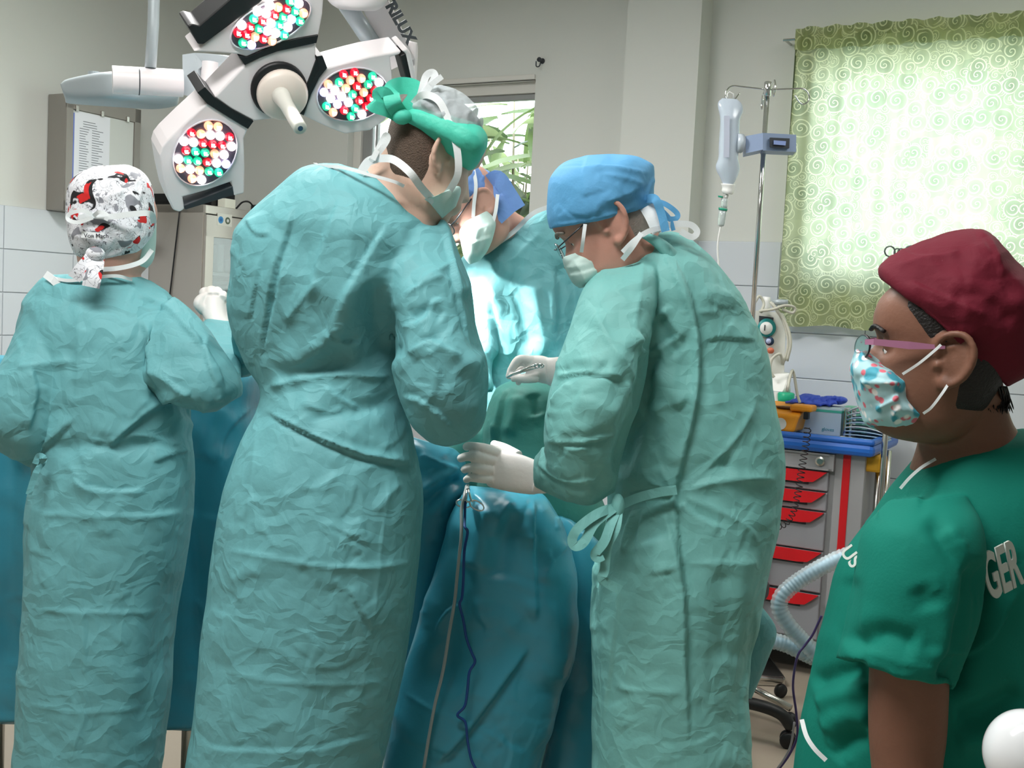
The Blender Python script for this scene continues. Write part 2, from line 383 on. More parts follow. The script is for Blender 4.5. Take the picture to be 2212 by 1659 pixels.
# window openings
w1L = onB(752, 300)[0]; w1R, w1T = onB(1157, 180)[0], onB(1150, 172)[1]; w1B = 1.12
w2L = onB(1738, 350)[0]; w2T = onB(1800, 112)[1]; w2R = WID - .15; w2B = onB(1760, 606)[1]
mw = M()
rbx(mw, 0, w1L, 0, H, -TH, 0); rbx(mw, w1L, w1R, 0, w1B, -TH, 0); rbx(mw, w1L, w1R, w1T, H, -TH, 0); rbx(mw, w1R, w2L, 0, H, -TH, 0)
rbx(mw, w2L, w2R, 0, w2B, -TH, 0); rbx(mw, w2L, w2R, w2T, H, -TH, 0); rbx(mw, w2R, WID, 0, H, -TH, 0)
wb_ = st('wall_back', mw, paint_m)
# pilaster
pL = onB(1352, 100, .15)[0]; pR = onB(1505, 200, .15)[0]
st('trim_1', rbx(M(), pL, pR, 0, H, 0, .15), paint_m)
# tiles: left wall and back wall, up to the dado line
TT = 1.80; TWD = .40; THG = .205; GAP = .004
tm = M().box((0, 0, 0), (TWD - GAP, .008, THG - GAP), RZ, .002); td = tm.obj('tile', tile_m).data; bpy.data.objects.remove(bpy.data.objects['tile'])
tml = M().box((0, 0, 0), (.008, TWD - GAP, THG - GAP), RZ, .002); tdl = tml.obj('tile', tile_m).data; bpy.data.objects.remove(bpy.data.objects['tile'])
def tile(parent, me, loc):
    o = bpy.data.objects.new('tile', me); COL.objects.link(o); o.parent = parent; o.location = loc
gl = tag(lbox(M(), 0, 6.9, 0, TT, 0, .004).obj('trim_2', grout_m), kind='structure')
for r in range(9):
    for c in range(9): tile(gl, tdl, Lw(.2 + c * TWD, TT - THG * (r + .5), .007))
gm = M(); rbx(gm, 0, pL, 0, w1B - .02, 0, .004); rbx(gm, pR, w2L, 0, TT, 0, .004); rbx(gm, w2L, WID, 0, w2B - .02, 0, .004); rbx(gm, w1R, pL, w1B - .02, TT, 0, .004); rbx(gm, pL, pR, 0, TT, .15, .154)
rbx(gm, pR, pR + .004, 0, TT, 0, .15)
gb = tag(gm.obj('trim_3', grout_m), kind='structure')
for r in range(9):
    z = TT - THG * (r + .5)
    s = pR + .2
    while s < WID - .2:
        if z < w2B - .12 or s + .2 < w2L: tile(gb, td, B(s, z, .007))
        s += TWD
    s = w1R + .03
    while z < w1B + .9 and s + .02 < pL:
        w_ = min(TWD, pL - s); o_ = None
        tmp = M().box((0, 0, 0), (w_ - GAP, .008, THG - GAP), RZ, .002).obj('tile', tile_m, None); me_ = tmp.data; bpy.data.objects.remove(tmp); tile(gb, me_, B(s + w_ / 2, z, .007)); s += TWD
    for k in range(int((pR - pL) / TWD) + 1):
        if pL + .2 + k * TWD < pR - .1: tile(gb, td, B(pL + .2 + k * TWD, z, .157))
st('baseboard_left', lbox(M(), 0, 6.9, 0, .08, .012, .03), grout_m)
st('baseboard_back', rbx(M(), 0, WID, 0, .08, .012, .03), grout_m)
# window 1
winw_m = mat('window_paint', (222, 220, 214), .4); wing_m = mat('window_grey', (158, 160, 160), .4, .3)
win1 = thing('window_1', None, None, B((w1L + w1R) / 2, w1B, -.1), kind='structure')
fm = M()
for a in ((w1L, w1L + .05, w1B, w1T), (w1R - .022, w1R, w1B, w1T), (w1L, w1R, w1T - .055, w1T), (w1L, w1R, w1B, w1B + .05)): rbx(fm, *a, -.12, -.05, .004)
fm.obj('window_frame', winw_m, win1)
rbx(M(), w1L + .05, w1L + .115, w1B + .05, w1T - .055, -.10, -.07, .004).obj('sash_post', wing_m, win1)
rbx(M(), w1L + .135, w1L + .150, w1B + .05, w1T - .055, -.10, -.07, .004).obj('sash_post', wing_m, win1)
rbx(M(), w1L + .05, w1R - .02, w1T - .085, w1T - .055, -.11, -.07, .004).obj('sash_rail', wing_m, win1)
rbx(M(), w1L + .05, w1R - .02, w1B + .05, w1T - .06, -.093, -.089).obj('pane', glass_m, win1)
rbx(M(), w1L - .03, w1R + .03, w1B - .03, w1B, -.02, .05, .006).obj('window_sill', winw_m, win1)
rbx(M(), w1L - .02, w1R, w1T, w1T + .025, -.02, .018, .004).obj('window_head_trim', winw_m, win1)
# window 2
win2 = thing('window_2', None, None, B((w2L + w2R) / 2, w2B, -.1), kind='structure')
fm = M()
for a in ((w2L, w2L + .05, w2B, w2T), (w2R - .05, w2R, w2B, w2T), (w2L, w2R, w2T - .05, w2T), (w2L, w2R, w2B, w2B + .05)): rbx(fm, *a, -.12, -.05, .004)
fm.obj('window_frame', winw_m, win2)
k = 0; ns = 3
for i in range(1, ns):
    s = w2L + (w2R - w2L) * i / ns; rbx(M(), s - .025, s + .025, w2B + .05, w2T - .05, -.11, -.06, .004).obj('mullion', winw_m, win2)
for i in range(ns):
    rbx(M(), w2L + (w2R - w2L) * i / ns + .03, w2L + (w2R - w2L) * (i + 1) / ns - .03, w2B + .05, w2T - .05, -.093, -.089).obj('pane', glass_m, win2)
for nm, a, b_, c, d_ in (('window_portal_left', w1L, w1R, w1B, w1T), ('window_portal_right', w2L, w2R, w2B, w2T)):
    area(nm, B((a + b_) / 2, (c + d_) / 2, -.15), NB, b_ - a, d_ - c, 1, portal=True)
# curtain ------------------------------------------------------
def curtain_mat():
    m = bpy.data.materials.new('swirl_curtain'); m.use_nodes = True; nt = m.node_tree; n = nt.nodes; l = nt.links
    uv = n.new('ShaderNodeTexCoord')
    def math_(op, a, b=None, c=None):
        q = n.new('ShaderNodeMath'); q.operation = op
        for i, x in enumerate((a, b, c)):
            if x is None: continue
            if isinstance(x, (int, float)): q.inputs[i].default_value = x
            else: l.new(x, q.inputs[i])
        return q.outputs[0]
    def swirl(scale, off):
        mp = n.new('ShaderNodeMapping'); mp.inputs['Location'].default_value = (off, off * .7, 0); l.new(uv.outputs['UV'], mp.inputs[0])
        v = n.new('ShaderNodeTexVoronoi'); v.voronoi_dimensions = '2D'; v.inputs['Scale'].default_value = scale; v.inputs['Randomness'].default_value = .85; l.new(mp.outputs[0], v.inputs['Vector'])
        e = n.new('ShaderNodeTexVoronoi'); e.voronoi_dimensions = '2D'; e.feature = 'DISTANCE_TO_EDGE'; e.inputs['Scale'].default_value = scale; e.inputs['Randomness'].default_value = .85; l.new(mp.outputs[0], e.inputs['Vector'])
        df = n.new('ShaderNodeVectorMath'); df.operation = 'SUBTRACT'; l.new(mp.outputs[0], df.inputs[0]); l.new(v.outputs['Position'], df.inputs[1])
        s = n.new('ShaderNodeSeparateXYZ'); l.new(df.outputs[0], s.inputs[0]); sc = n.new('ShaderNodeSeparateColor'); l.new(v.outputs['Color'], sc.inputs[0])
        ang = math_('DIVIDE', math_('ARCTAN2', s.outputs[1], s.outputs[0]), 6.28318)
        r = v.outputs['Distance']
        turns = math_('MULTIPLY', math_('POWER', r, .62), 3.9)
        fr = math_('FRACT', math_('ADD', math_('ADD', turns, ang), sc.outputs[0]))
        line = math_('LESS_THAN', math_('ABSOLUTE', math_('SUBTRACT', fr, .5)), .13)
        RR = math_('ADD', math_('MULTIPLY', sc.outputs[1], .20), .34)
        inner = math_('LESS_THAN', r, math_('MULTIPLY', RR, .72))
        rim = math_('LESS_THAN', math_('ABSOLUTE', math_('SUBTRACT', r, RR)), .028)
        return math_('MAXIMUM', math_('MULTIPLY', line, inner), rim), sc.outputs[2], math_('DIVIDE', r, RR), math_('LESS_THAN', r, math_('ADD', RR, .028))
    a, ca, fa, big = swirl(11.5, 0.0); b, cb, fb, _b = swirl(21, 3.3)
    lines = math_('MAXIMUM', math_('MULTIPLY', a, big), math_('MULTIPLY', b, math_('SUBTRACT', 1, big)))
    tone = math_('ADD', math_('MULTIPLY', ca, .5), math_('MULTIPLY', math_('MINIMUM', fa, 1.0), .5))
    def duo(c0, c1, cl):
        g = n.new('ShaderNodeMix'); g.data_type = 'RGBA'; g.inputs[6].default_value = srgb(c0); g.inputs[7].default_value = srgb(c1); l.new(tone, g.inputs[0])
        h = n.new('ShaderNodeMix'); h.data_type = 'RGBA'; l.new(lines, h.inputs[0]); l.new(g.outputs[2], h.inputs[6]); h.inputs[7].default_value = srgb(cl); return h.outputs[2]
    d = n.new('ShaderNodeBsdfDiffuse'); t = n.new('ShaderNodeBsdfTranslucent'); mx = n.new('ShaderNodeMixShader'); mx.inputs[0].default_value = .5
    l.new(duo((84, 96, 40), (164, 172, 96), (216, 224, 166)), d.inputs[0]); l.new(duo((176, 194, 172), (226, 233, 216), (250, 251, 240)), t.inputs[0])
    l.new(d.outputs[0], mx.inputs[1]); l.new(t.outputs[0], mx.inputs[2]); n.remove(n['Principled BSDF']); l.new(mx.outputs[0], n['Material Output'].inputs[0]); return m
cuL, cuT = onB(1722, 70, .09); cuB = onB(1700, 702, .09)[1]; cuR = WID - .05
nx, nz = 300, 60; V = []; F = []; UVv = []
for j in range(nz + 1):
    fz = j / nz
    for i in range(nx + 1):
        s = cuL - .035 * fz * 0 + (cuR - cuL) * i / nx
        g = .018 * math.sin(s * 31 + .7 * math.sin(s * 9)) * (.35 + .65 * fz) + .008 * math.sin(s * 87 + 1.3 * math.sin(7 * s)) * (1 - fz * .7)
        z = cuT + (cuB - cuT) * fz + .006 * math.sin(s * 20) * (1 if j in (0, nz) else 0)
        if j < 5: g += .006 * math.sin(s * 160)
        V.append(B(s, z, .09 + g)); UVv.append((s, z))
for j in range(nz):
    for i in range(nx): a = j * (nx + 1) + i; F.append((a, a + 1, a + nx + 2, a + nx + 1))
ct = thing('curtain', 'green and white swirl-patterned curtain across the right-hand window', 'curtain', B((cuL + cuR) / 2, cuT, .09))
cm = mk('curtain_panel', V, F, curtain_mat(), ct, True)
ul = cm.data.uv_layers.new(name='UVMap')
for lp in cm.data.loops: ul.data[lp.index].uv = UVv[lp.vertex_index]
hem_m = mat('hem_dark', (70, 84, 50), .8)
M().tube([B(cuL, cuT, .09), B(cuL, cuB, .09)], .004, 6).obj('side_hem', hem_m, ct)
V2 = []; F2 = []
for i in range(nx + 1):
    s = cuL + (cuR - cuL) * i / nx; g = .0265 + .006 * math.sin(s * 150)
    V2 += [B(s, cuT + .012 + .005 * math.sin(s * 60), .09 + g), B(s, cuT - .085 + .004 * math.sin(s * 50), .09 + g)]
for i in range(nx): F2.append((2 * i, 2 * i + 2, 2 * i + 3, 2 * i + 1))
hd = mk('rod_pocket', V2, F2, MAT.get('x') or curtain_mat(), ct, True); ul = hd.data.uv_layers.new(name='UVMap')
for lp in hd.data.loops:
    q = lp.vertex_index; ul.data[lp.index].uv = (cuL + (cuR - cuL) * (q // 2) / nx, cuT - .085 * (q % 2))
M().tube([B(cuL - .06, cuT - .03, .09), B(cuR, cuT - .03, .09)], .006, 8).obj('curtain_rod', steel_m, ct)
M().tube([B(cuL - .05, cuT - .03, 0), B(cuL - .05, cuT - .03, .09)], .006, 8).obj('rod_bracket', steel_m, ct)
hk = thing('wall_hook', 'small metal hook screwed into the wall above the middle window', 'hook', B(*onB(1172, 132), 0))
s_, z_ = onB(1172, 132)
M().lathe([(.014, 0), (.014, .004), (.006, .006), (.005, .03), (.012, .034), (.012, .04)], B(s_, z_, 0), NB, 12).obj('hook_plate', dark_m, hk, True)
M().tube(curve([B(s_, z_, .02), B(s_, z_ - .03, .03), B(s_ - .01, z_ - .035, .045), B(s_ - .01, z_ - .01, .05)]), .003, 6).obj('hook_wire', dark_m, hk, True)
# foliage outside -------------------------------------------------------------
leaf_ms = [mat('leaf_a', (84, 100, 56), .5, tl=.35), mat('leaf_b', (58, 76, 40), .5, tl=.35), mat('leaf_c', (122, 132, 92), .5, tl=.35)]
lm = []
for q in range(3):
    V = []; F = []
    for i in range(7):
        t = i / 6; wd_ = .030 * math.sin(math.pi * min(1, t * .92 + .04)) + .001; y = t * .30; z = -.10 * t * t
        V += [(-wd_, y, z + .008), (0, y, z), (wd_, y, z + .008)]
    for i in range(6):
        a = i * 3; F += [(a, a + 1, a + 4, a + 3), (a + 1, a + 2, a + 5, a + 4)]
    o = mk('leaf', V, F, leaf_ms[q], None, True); lm.append(o.data); bpy.data.objects.remove(o)
bark_m = mat('bark', (140, 130, 108), .8, bump=.002)
def shrub(s, e, seed, label, n=230, hgt=3.4, spread=.62):
    rg = random.Random(seed); base = B(s, -.4, e); t = thing('leafy_tree', label, 'tree', base, group='trees outside the middle window')
    br = M(); tips = []
    for k in range(9):
        a = rg.uniform(0, 6.28); tp = base + Vector((math.cos(a) * spread * rg.uniform(.4, 1), math.sin(a) * spread * .5, rg.uniform(hgt * .6, hgt)))
        md = base + Vector(((tp - base).x * .3, (tp - base).y * .3, (tp - base).z * .55)); cv = curve([base, md, tp], 6)
        br.tube(cv, [.022 * (1 - i / len(cv)) + .004 for i in range(len(cv))], 6); tips.append(cv)
    br.obj('branches', bark_m, t, True)
    for i in range(n):
        cv = tips[i % 9]; f = rg.uniform(.45, 1) * (len(cv) - 1); j = min(int(f), len(cv) - 2); p = cv[j].lerp(cv[j + 1], f - j)
        o = bpy.data.objects.new('leaf', lm[rg.randrange(3)]); COL.objects.link(o); o.parent = t; o.location = p - base + Vector([rg.uniform(-.12, .12) for _ in range(3)])
        o.rotation_euler = (rg.uniform(-.9, .5), rg.uniform(-.6, .6), rg.uniform(0, 6.28)); k = rg.uniform(1.0, 2.1); o.scale = (k, k, k)
shrub(w1R - .72, -1.2, 3, 'leafy tree outside the window, against its right-hand edge', 295, 3.55, .5)
shrub(w1R - 1.95, -3.6, 5, 'leafy tree farther out beyond the middle window, lower and behind', 240, 3.7, .6)
shrub(w1L - 1.1, -2.0, 9, 'leafy tree outside the window, left of the tall surgeon', 150, 2.9, .4)
ground = rbx(M(), -8, WID + 8, -.5, -.4, -12, -TH - .05); tag(ground.obj('trim_4', mat('yard', (190, 196, 170), .9, bump=.01, bscale=5)), kind='structure')
# ceiling light fixtures -------------------------------------------------------------
diff_m = mat('diffuser', (255, 252, 245), .5, emit=(255, 252, 245), estr=2.5)
for i, (x, y, sx, sy, lb) in enumerate(((-.8, .95, 1.6, .5, 'wide flat ceiling panel light overhead near the camera'), (-1.0, 3.4, 1.2, .5, 'flat ceiling panel light over the left of the room'), (1.9, 2.9, 1.2, .5, 'flat ceiling panel light over the right of the room'))):
    t = thing('ceiling_panel_light', lb, 'light', (x, y, H))
    M().box((x, y, H - .025), (sx + .06, sy + .06, .05), None, .006).obj('housing', whitep_m, t)
    M().box((x, y, H - .054), (sx, sy, .008), None, .002).obj('diffuser', diff_m, t)
# notice box on left wall -------------------------------------------------------------
s0, zt = onL(145, 218, .14); s1 = onL(305, 250, .14)[0]; zb = 1.80
nb = thing('notice_box', 'grey metal wall box with a clipped sheet of paper, above the left tiles', 'notice board', Lw((s0 + s1) / 2, zb, 0))
box_m = mat('box_grey', (150, 146, 140), .5, .2)
zt = 2.36
lbox(M(), s0, s1, zb, zt, .005, .13, .004).obj('body', box_m, nb)
fm = M()
for a in ((s0, s0 - .04, zb, zt), (s1 + .04, s1, zb, zt), (s0, s1, zt - .07, zt), (s0, s1, zb, zb + .05)): lbox(fm, a[0], a[1], a[2], a[3], .13, .14, .002)
fm.obj('door_frame', box_m, nb)
lbox(M(), s0 - .042, s1 + .042, zb + .052, zt - .072, .131, .134).obj('board', mat('board_white', (214, 218, 214), .5), nb)
pp = mat('paper', (240, 243, 250), .8); sx_ = s0 - .05
lbox(M(), sx_, sx_ - .215, zb + .10, zt - .075, .1345, .1365).obj('paper_sheet', pp, nb)
lbox(M(), sx_ + .012, sx_ - .18, zb + .09, zt - .085, .1330, .1342).obj('paper_sheet', mat('paper_blue', (120, 140, 215), .8), nb)
ink = mat('ink', (120, 124, 135), .8); lm_ = M(); rg = random.Random(4)
for i in range(22):
    z = zt - .12 - i * .012
    for c0, c1 in ((.03, .09), (.105, .18)):
        if i < 3: c0, c1 = (.05, .17)
        lbox(lm_, sx_ - c0, sx_ - c0 - (c1 - c0) * rg.uniform(.5, 1), z, z + .003, .1366, .1370)
lm_.obj('printed_lines', ink, nb)
for f in (.12, .45, .8): lbox(M(), s0 + (s1 - s0) * f - .008, s0 + (s1 - s0) * f + .008, zt - .078, zt - .05, .136, .15, .002).obj('clip', steel_m, nb)
# glass cabinet -------------------------------------------------------------
CE = .40; c0 = onL(438, 500, CE)[0]; c1 = .03; czt = 1.895
cb = thing('glass_cabinet', 'steel cabinet with glass doors standing in the left corner', 'cabinet', Lw((c0 + c1) / 2, 0, CE / 2))
m = M(); lbox(m, c0, c0 - .02, .08, czt, .01, CE, .002); lbox(m, c1, c1 + .02, .08, czt, .01, CE); lbox(m, c0, c1, czt - .045, czt, .01, CE + .015, .003); lbox(m, c0, c1, .08, .14, .01, CE); lbox(m, c0, c1, .08, czt, .01, .02)
for z in (1.02, 1.31, 1.53): lbox(m, c0 - .02, c1 + .02, z, z + .018, .02, CE - .03)
m.obj('body', cabsteel_m, cb)
for s in (c0 - .03, c1 + .03):
    for e in (.05, CE - .04): M().tube([Lw(s, 0, e), Lw(s, .09, e)], .02, 10).obj('leg', cabsteel_m, cb)
dm = M(); mid = (c0 + c1) / 2
for a, b in ((c0 - .005, mid + .003), (mid - .003, c1 + .005)):
    d = M(); lbox(d, a, a - .06, .15, czt - .05, CE, CE + .018, .002); lbox(d, b, b + .05, .15, czt - .05, CE, CE + .018, .002); lbox(d, a, b, czt - .165, czt - .05, CE, CE + .018, .002); lbox(d, a, b, .15, .22, CE, CE + .018, .002)
    do = d.obj('door', cabsteel_m, cb); lbox(M(), a - .06, b + .05, .22, czt - .165, CE + .006, CE + .010).obj('pane', mat('cab_glass', (205, 215, 220), .05, trans=.9), do)
    M().tube([Lw(b + .025, 1.0, CE + .03), Lw(b + .025, 1.14, CE + .03)], .007, 8).obj('handle', chrome_m, do)
stk = M(); s5, z5 = onL(484, 476, CE + .019)
lbox(M(), s5 + .05, s5 - .06, z5 - .03, z5 + .035, CE + .018, CE + .0195).obj('label_sticker', mat('sticker', (236, 236, 226), .6), cb)
for i, cc in enumerate(((70, 150, 210), (96, 110, 90))):
    q = Lw(s5 + .025 - i * .052, z5, CE + .0195); M().lathe([(.019, 0), (.019, .001)], q, NL, 20).obj('round_symbol', mat('sym%d' % i, cc, .6), cb)
    M().lathe([(.009, 0.001), (.009, .0016)], q, NL, 14).obj('symbol_centre', mat('symc%d' % i, (40, 110, 180) if i == 0 else (225, 228, 225), .6), cb)
def item(name, label, cat, m, mt, group=None, sm=False): return tag(m.obj(name, mt, None, sm), label, cat, group)
def Lc(px, z, e): s = onL(px, 500, e)[0]; return s
sA = onL(497, 540, CE - .1)[0]
item('medicine_box', 'upright pale medicine box at the left of the cabinet shelf', 'box', lbox(M(), sA + .115, sA + .07, 1.55, 1.70, .2, .32, .003), mat('boxw', (225, 235, 222), .6))
item('paper_cup', 'small white cup on the upper cabinet shelf', 'cup', M().lathe([(.022, 0), (.030, .07), (.031, .075), (.028, .075), (.02, .01)], Lw(sA + .01, 1.549, .30), (0, 0, 1), 20), whitep_m, sm=True)
tb = thing('plastic_tub', 'round translucent plastic tub on the middle cabinet shelf', 'container', Lw(sA - .01, 1.329, .22))
M().lathe([(.075, 0), (.09, .05), (.095, .13), (.09, .15), (.085, .15), (.085, .02)], Lw(sA - .01, 1.329, .22), (0, 0, 1), 24).obj('bowl', mat('tubp', (196, 206, 210), .3), tb, True)
M().lathe([(.097, .15), (.099, .165), (.07, .172), (.02, .174)], Lw(sA - .01, 1.329, .22), (0, 0, 1), 24).obj('lid', mat('tubl', (150, 160, 168), .3), tb, True)
item('black_case', 'dark flat case standing on the middle of the cabinet top', 'box', lbox(M(), c0 - .12, c0 - .30, czt, czt + .085, .12, .34, .005), black_m)
item('white_carton', 'white carton sitting in front of the dark case on the cabinet', 'box', lbox(M(), c0 - .16, c0 - .24, czt, czt + .05, .345, .40, .003), mat('cartonw', (250, 250, 235), .6))
item('desk_tray', 'black and blue flat tray lying on the cabinet top beside the patterned cap', 'tray', lbox(lbox(M(), c0 + .02 - .03, c0 - .11, czt + .012, czt + .06, .02, .3, .004), c0 - .01, c0 - .11, czt, czt + .012, .015, .305), black_m)
cbl = M().tube(curve([Lw(c0 - .32, czt + .01, .33), Lw(c0 - .36, czt + .05, .34), Lw(c0 - .43, czt + .055, .33), Lw(c0 - .47, czt + .008, .33), Lw(c0 - .42, czt + .006, .28), Lw(c0 - .5, czt + .01, .3)]), .005, 6)
item('power_cable', 'thin black cable looped on the cabinet top beside the tall surgeon', 'cable', cbl, black_m, sm=True)
plug = thing('wall_plug', 'dark power adapter lying at the right of the cabinet top', 'plug', Lw(c0 - .52, czt, .33))
lbox(M(), c0 - .49, c0 - .56, czt, czt + .05, .28, .35, .006).obj('adapter', dark_m, plug); M().tube([Lw(c0 - .49, czt + .025, .33), Lw(c0 - .46, czt + .025, .33)], .006, 8).obj('strain_relief', black_m, plug)
hc = M().tube([Lw(c0 + .006 + .0 * i, czt - i * .1, .24 - .012 * i) for i in range(0, 19)], .004, 6)
item('hanging_cable', 'thin black cable hanging down the side of the steel cabinet', 'cable', hc, black_m, sm=True)
so_ = thing('wall_socket', 'grey socket with a plug beside the cabinet, behind the patterned cap', 'socket', Lw(c0 + .06, 1.66, 0))
lbox(M(), c0 + .02, c0 + .12, 1.62, 1.72, .012, .022, .003).obj('socket_plate', lampg_m, so_); lbox(M(), c0 + .04, c0 + .09, 1.63, 1.68, .022, .05, .004).obj('plug', dark_m, so_)
# ------------------------------------------------------------ people: heads, hands, bodies
PROF = [(-.128, .045, -.010, .026), (-.122, .064, -.030, .040), (-.112, .078, -.045, .050), (-.100, .081, -.055, .056), (-.088, .082, -.062, .060), (-.076, .092, -.066, .063), (-.066, .092, -.070, .065),
        (-.050, .088, -.076, .068), (-.035, .086, -.082, .070), (-.018, .084, -.088, .072), (0, .082, -.092, .0735), (.014, .086, -.095, .075), (.028, .095, -.097, .076), (.048, .096, -.098, .077), (.068, .090, -.096, .0755),
        (.086, .076, -.088, .069), (.100, .056, -.073, .055), (.110, .032, -.05, .036), (.116, .005, -.022, .014)]
def head_mat(c, yaw, pitch, roll=0, k=1.0):
    return Matrix.Translation(Vector(c)) @ Matrix.Rotation(R_(yaw), 4, 'Z') @ Matrix.Rotation(R_(-pitch), 4, 'X') @ Matrix.Rotation(R_(roll), 4, 'Y') @ Matrix.Scale(k, 4)
def head_shape(m, MX, ek=1.1):
    rows = catmull(PROF, 4); n = 72; V = []
    for z, f, b, wd in rows:
        yc = (f + b) / 2 - .004; ry = (f - b) / 2; 
        for k in range(n):
            a = 2 * math.pi * k / n; c_, s_ = math.cos(a), math.sin(a); e = 2.25
            x = wd * math.copysign(abs(s_) ** (2 / e), s_); y = yc + ry * math.copysign(abs(c_) ** (2 / e), c_)
            if y > 0:
                fr = max(0, c_)
                # eye sockets, brow, cheekbones, nose, lips
                for sx in (-1, 1):
                    q = ((x - sx * .031) / .017) ** 2 + ((z + .001) / .012) ** 2; y -= .012 * math.exp(-q) * fr
                    q = ((x - sx * .030) / .022) ** 2 + ((z - .020) / .006) ** 2; y += .004 * math.exp(-q) * fr
                    q = ((x - sx * .045) / .018) ** 2 + ((z + .034) / .016) ** 2; y += .004 * math.exp(-q) * fr
                if -.055 < z < .022:
                    t = (.022 - z) / (.022 + .042); hgt = .027 * max(0, min(1, t)) ** 1.15 if z > -.042 else .027 * max(0, (z + .055) / .013) ** .7
                    wn_ = .008 + .008 * max(0, min(1, t)) ** 2; y += hgt * math.exp(-(x / wn_) ** 2)
                q = (x / .024) ** 2
                y += .006 * math.exp(-q - ((z + .070) / .0045) ** 2) + .006 * math.exp(-q - ((z + .082) / .005) ** 2) - .004 * math.exp(-q - ((z + .0755) / .0025) ** 2)
            V.append(MX @ Vector((x, y, z)))
    r = len(rows)
    F = [(i * n + k, i * n + (k + 1) % n, (i + 1) * n + (k + 1) % n, (i + 1) * n + k) for i in range(r - 1) for k in range(n)]
    F.append(tuple(range(n))[::-1]); F.append(tuple(range((r - 1) * n, r * n)))
    m.add(V, F)
    for sx in (-1, 1):      # ears: dish, helix, lobe, tragus
        m.ball(MX @ Vector((sx * .031, .0625, .003)), .0124, 10)
        def E(y, z, x): return MX @ Vector((sx * (.070 + x * ek), y * ek - .008, z * ek - .008))
        hx = [E(.010, .004, .004), E(.012, .020, .008), E(.002, .031, .013), E(-.014, .033, .018), E(-.026, .022, .021), E(-.029, .004, .020), E(-.023, -.014, .015), E(-.012, -.026, .010), E(-.002, -.030, .007)]
        m.tube(curve(hx, 4), .0046 * ek, 8)
        ah = [E(.004, .014, .007), E(-.010, .018, .010), E(-.017, .006, .011), E(-.013, -.010, .009)]; m.tube(curve(ah, 4), .0035, 8)
        Rm = (MX.to_3x3().normalized() @ Matrix.Rotation(R_(24 * sx), 3, 'Z'))
        m.ball(E(-.012, .002, .006), .027 * ek, 10, (.22, .78, 1.1), Rm); m.ball(E(-.003, -.027, .006), .0095, 8, (.6, 1, 1.1), Rm); m.ball(E(.007, -.006, .004), .006, 8)
def shell(root, name, MX, field, mt, up=.028):
    """hair grown from the scalp: sinks into the skin where the field turns negative"""
    t = M(); head_shape(t, Matrix.Identity(4)); nf = (len(catmull(PROF, 4)) - 1) * 72; rg = random.Random(1)
    nv = len(catmull(PROF, 4)) * 72; fv = [field(*v) for v in t.v[:nv]]; keep = [f for f in t.f[:nf] if max(fv[i] for i in f) > -.012]
    used = sorted({i for f in keep for i in f}); mp = {a: b for b, a in enumerate(used)}
    V = [MX @ (Vector(t.v[i]) * (1 + max(-.03, min(up, fv[i] * 2.5)))) for i in used]
    return mk(name, V, [[mp[i] for i in f] for f in keep], mt, root, True)
def eyes(root, MX, brow_m):
    ew = mat('eye_white', (235, 232, 228), .15); ir = mat('iris', (50, 34, 24), .15)
    for sx in (-1, 1):
        e = M().ball(MX @ Vector((sx * .0295, .0620, -.004)), .0100, 10).obj('eye', ew, root, True)
        M().ball(MX @ Vector((sx * .0295, .0690, -.005)), .0048, 8, (1, .8, 1), MX.to_3x3().normalized()).obj('iris', ir, e, True)
        M().tube(curve([MX @ Vector((sx * .014, .0925, .020)), MX @ Vector((sx * .032, .088, .026)), MX @ Vector((sx * .050, .075, .020))]), .0035, 8, flat=.8).obj('eyebrow', brow_m, root, True)
def fingers(m, chains, r0, d0):
    """each chain: list of (px,py,depth) joints; r0 metres at the knuckle"""
    for ch, r in zip(chains, r0):
        c = curve([P(*q) for q in ch], 5); n = len(c); m.tube(c, [r * (1 - .22 * i / (n - 1)) for i in range(n)], 12); m.ball(c[-1], r * .80, 8)
def glove(root, palm, chains, rad, cuff, name='glove', mt=None):
    m = M()
    m.loft(palm, 5, 28, 2.4); fingers(m, chains, rad, None)
    if cuff: m.loft(cuff, 4, 28, 2.0)
    V, N, L, ls = remesh(m, .0022, 3); 
    return mk_np(name, V, L, ls, mt or glove_m, root)
def person_body(root, parts, voxel, mt, smooth=3, name='body'):
    V, N, L, ls = remesh(parts, voxel, smooth); return mk_np(name, V, L, ls, mt, root)
def legs(m, x, y, hip=.85, foot=(0, 1), gap=.068, side=(1, 0)):
    for s in (-1, 1):
        a = Vector((x, y, 0)) + Vector((side[0], side[1], 0)) * gap * s
        m.tube([a + Vector((0, 0, hip)), a + Vector((0, 0, .48)), a + Vector((0, 0, .12)), a + Vector((0, 0, .04))], [.062, .05, .040, .040], 16)
        f = Vector((foot[0], foot[1], 0)); m.tube([a + Vector((0, 0, .045)) - f * .05, a + Vector((0, 0, .045)) + f * .07, a + Vector((0, 0, .035)) + f * .17], [.042, .042, .03], 12, flat=.95)
def gown(root, name, lofts, voxel, mt, creases, **kw):
    m = M()
    for lf in lofts:
        if isinstance(lf, dict): m.loft(lf['s'], lf.get('sub', 5), 48, lf.get('e', 2.2))
        else: m.loft(lf, 5, 48, 2.2)
    V, N, L, ls = remesh(m, voxel, kw.pop('smooth', 5))
    V = fold(V, N, creases, **kw); return mk_np(name, V, L, ls, mt, root)
def strap(root, name, pts, wpx_m, mt, wd=(0, 0, 1), thick=.0012, sub=6):
    q = pc(pts, sub); n = len(q)
    fw = [(q[min(i + 1, n - 1)] - q[max(i - 1, 0)]).cross(q[i] - CAMLOC).normalized() for i in range(n)]
    return autosmooth(M().ribbon(q, wpx_m, thick, fw).obj(name, mt, root, True), 35)
hair_m = mat('hair_brown', (82, 66, 54), .75, bump=.003, bscale=420, var=.35, vscale=160)
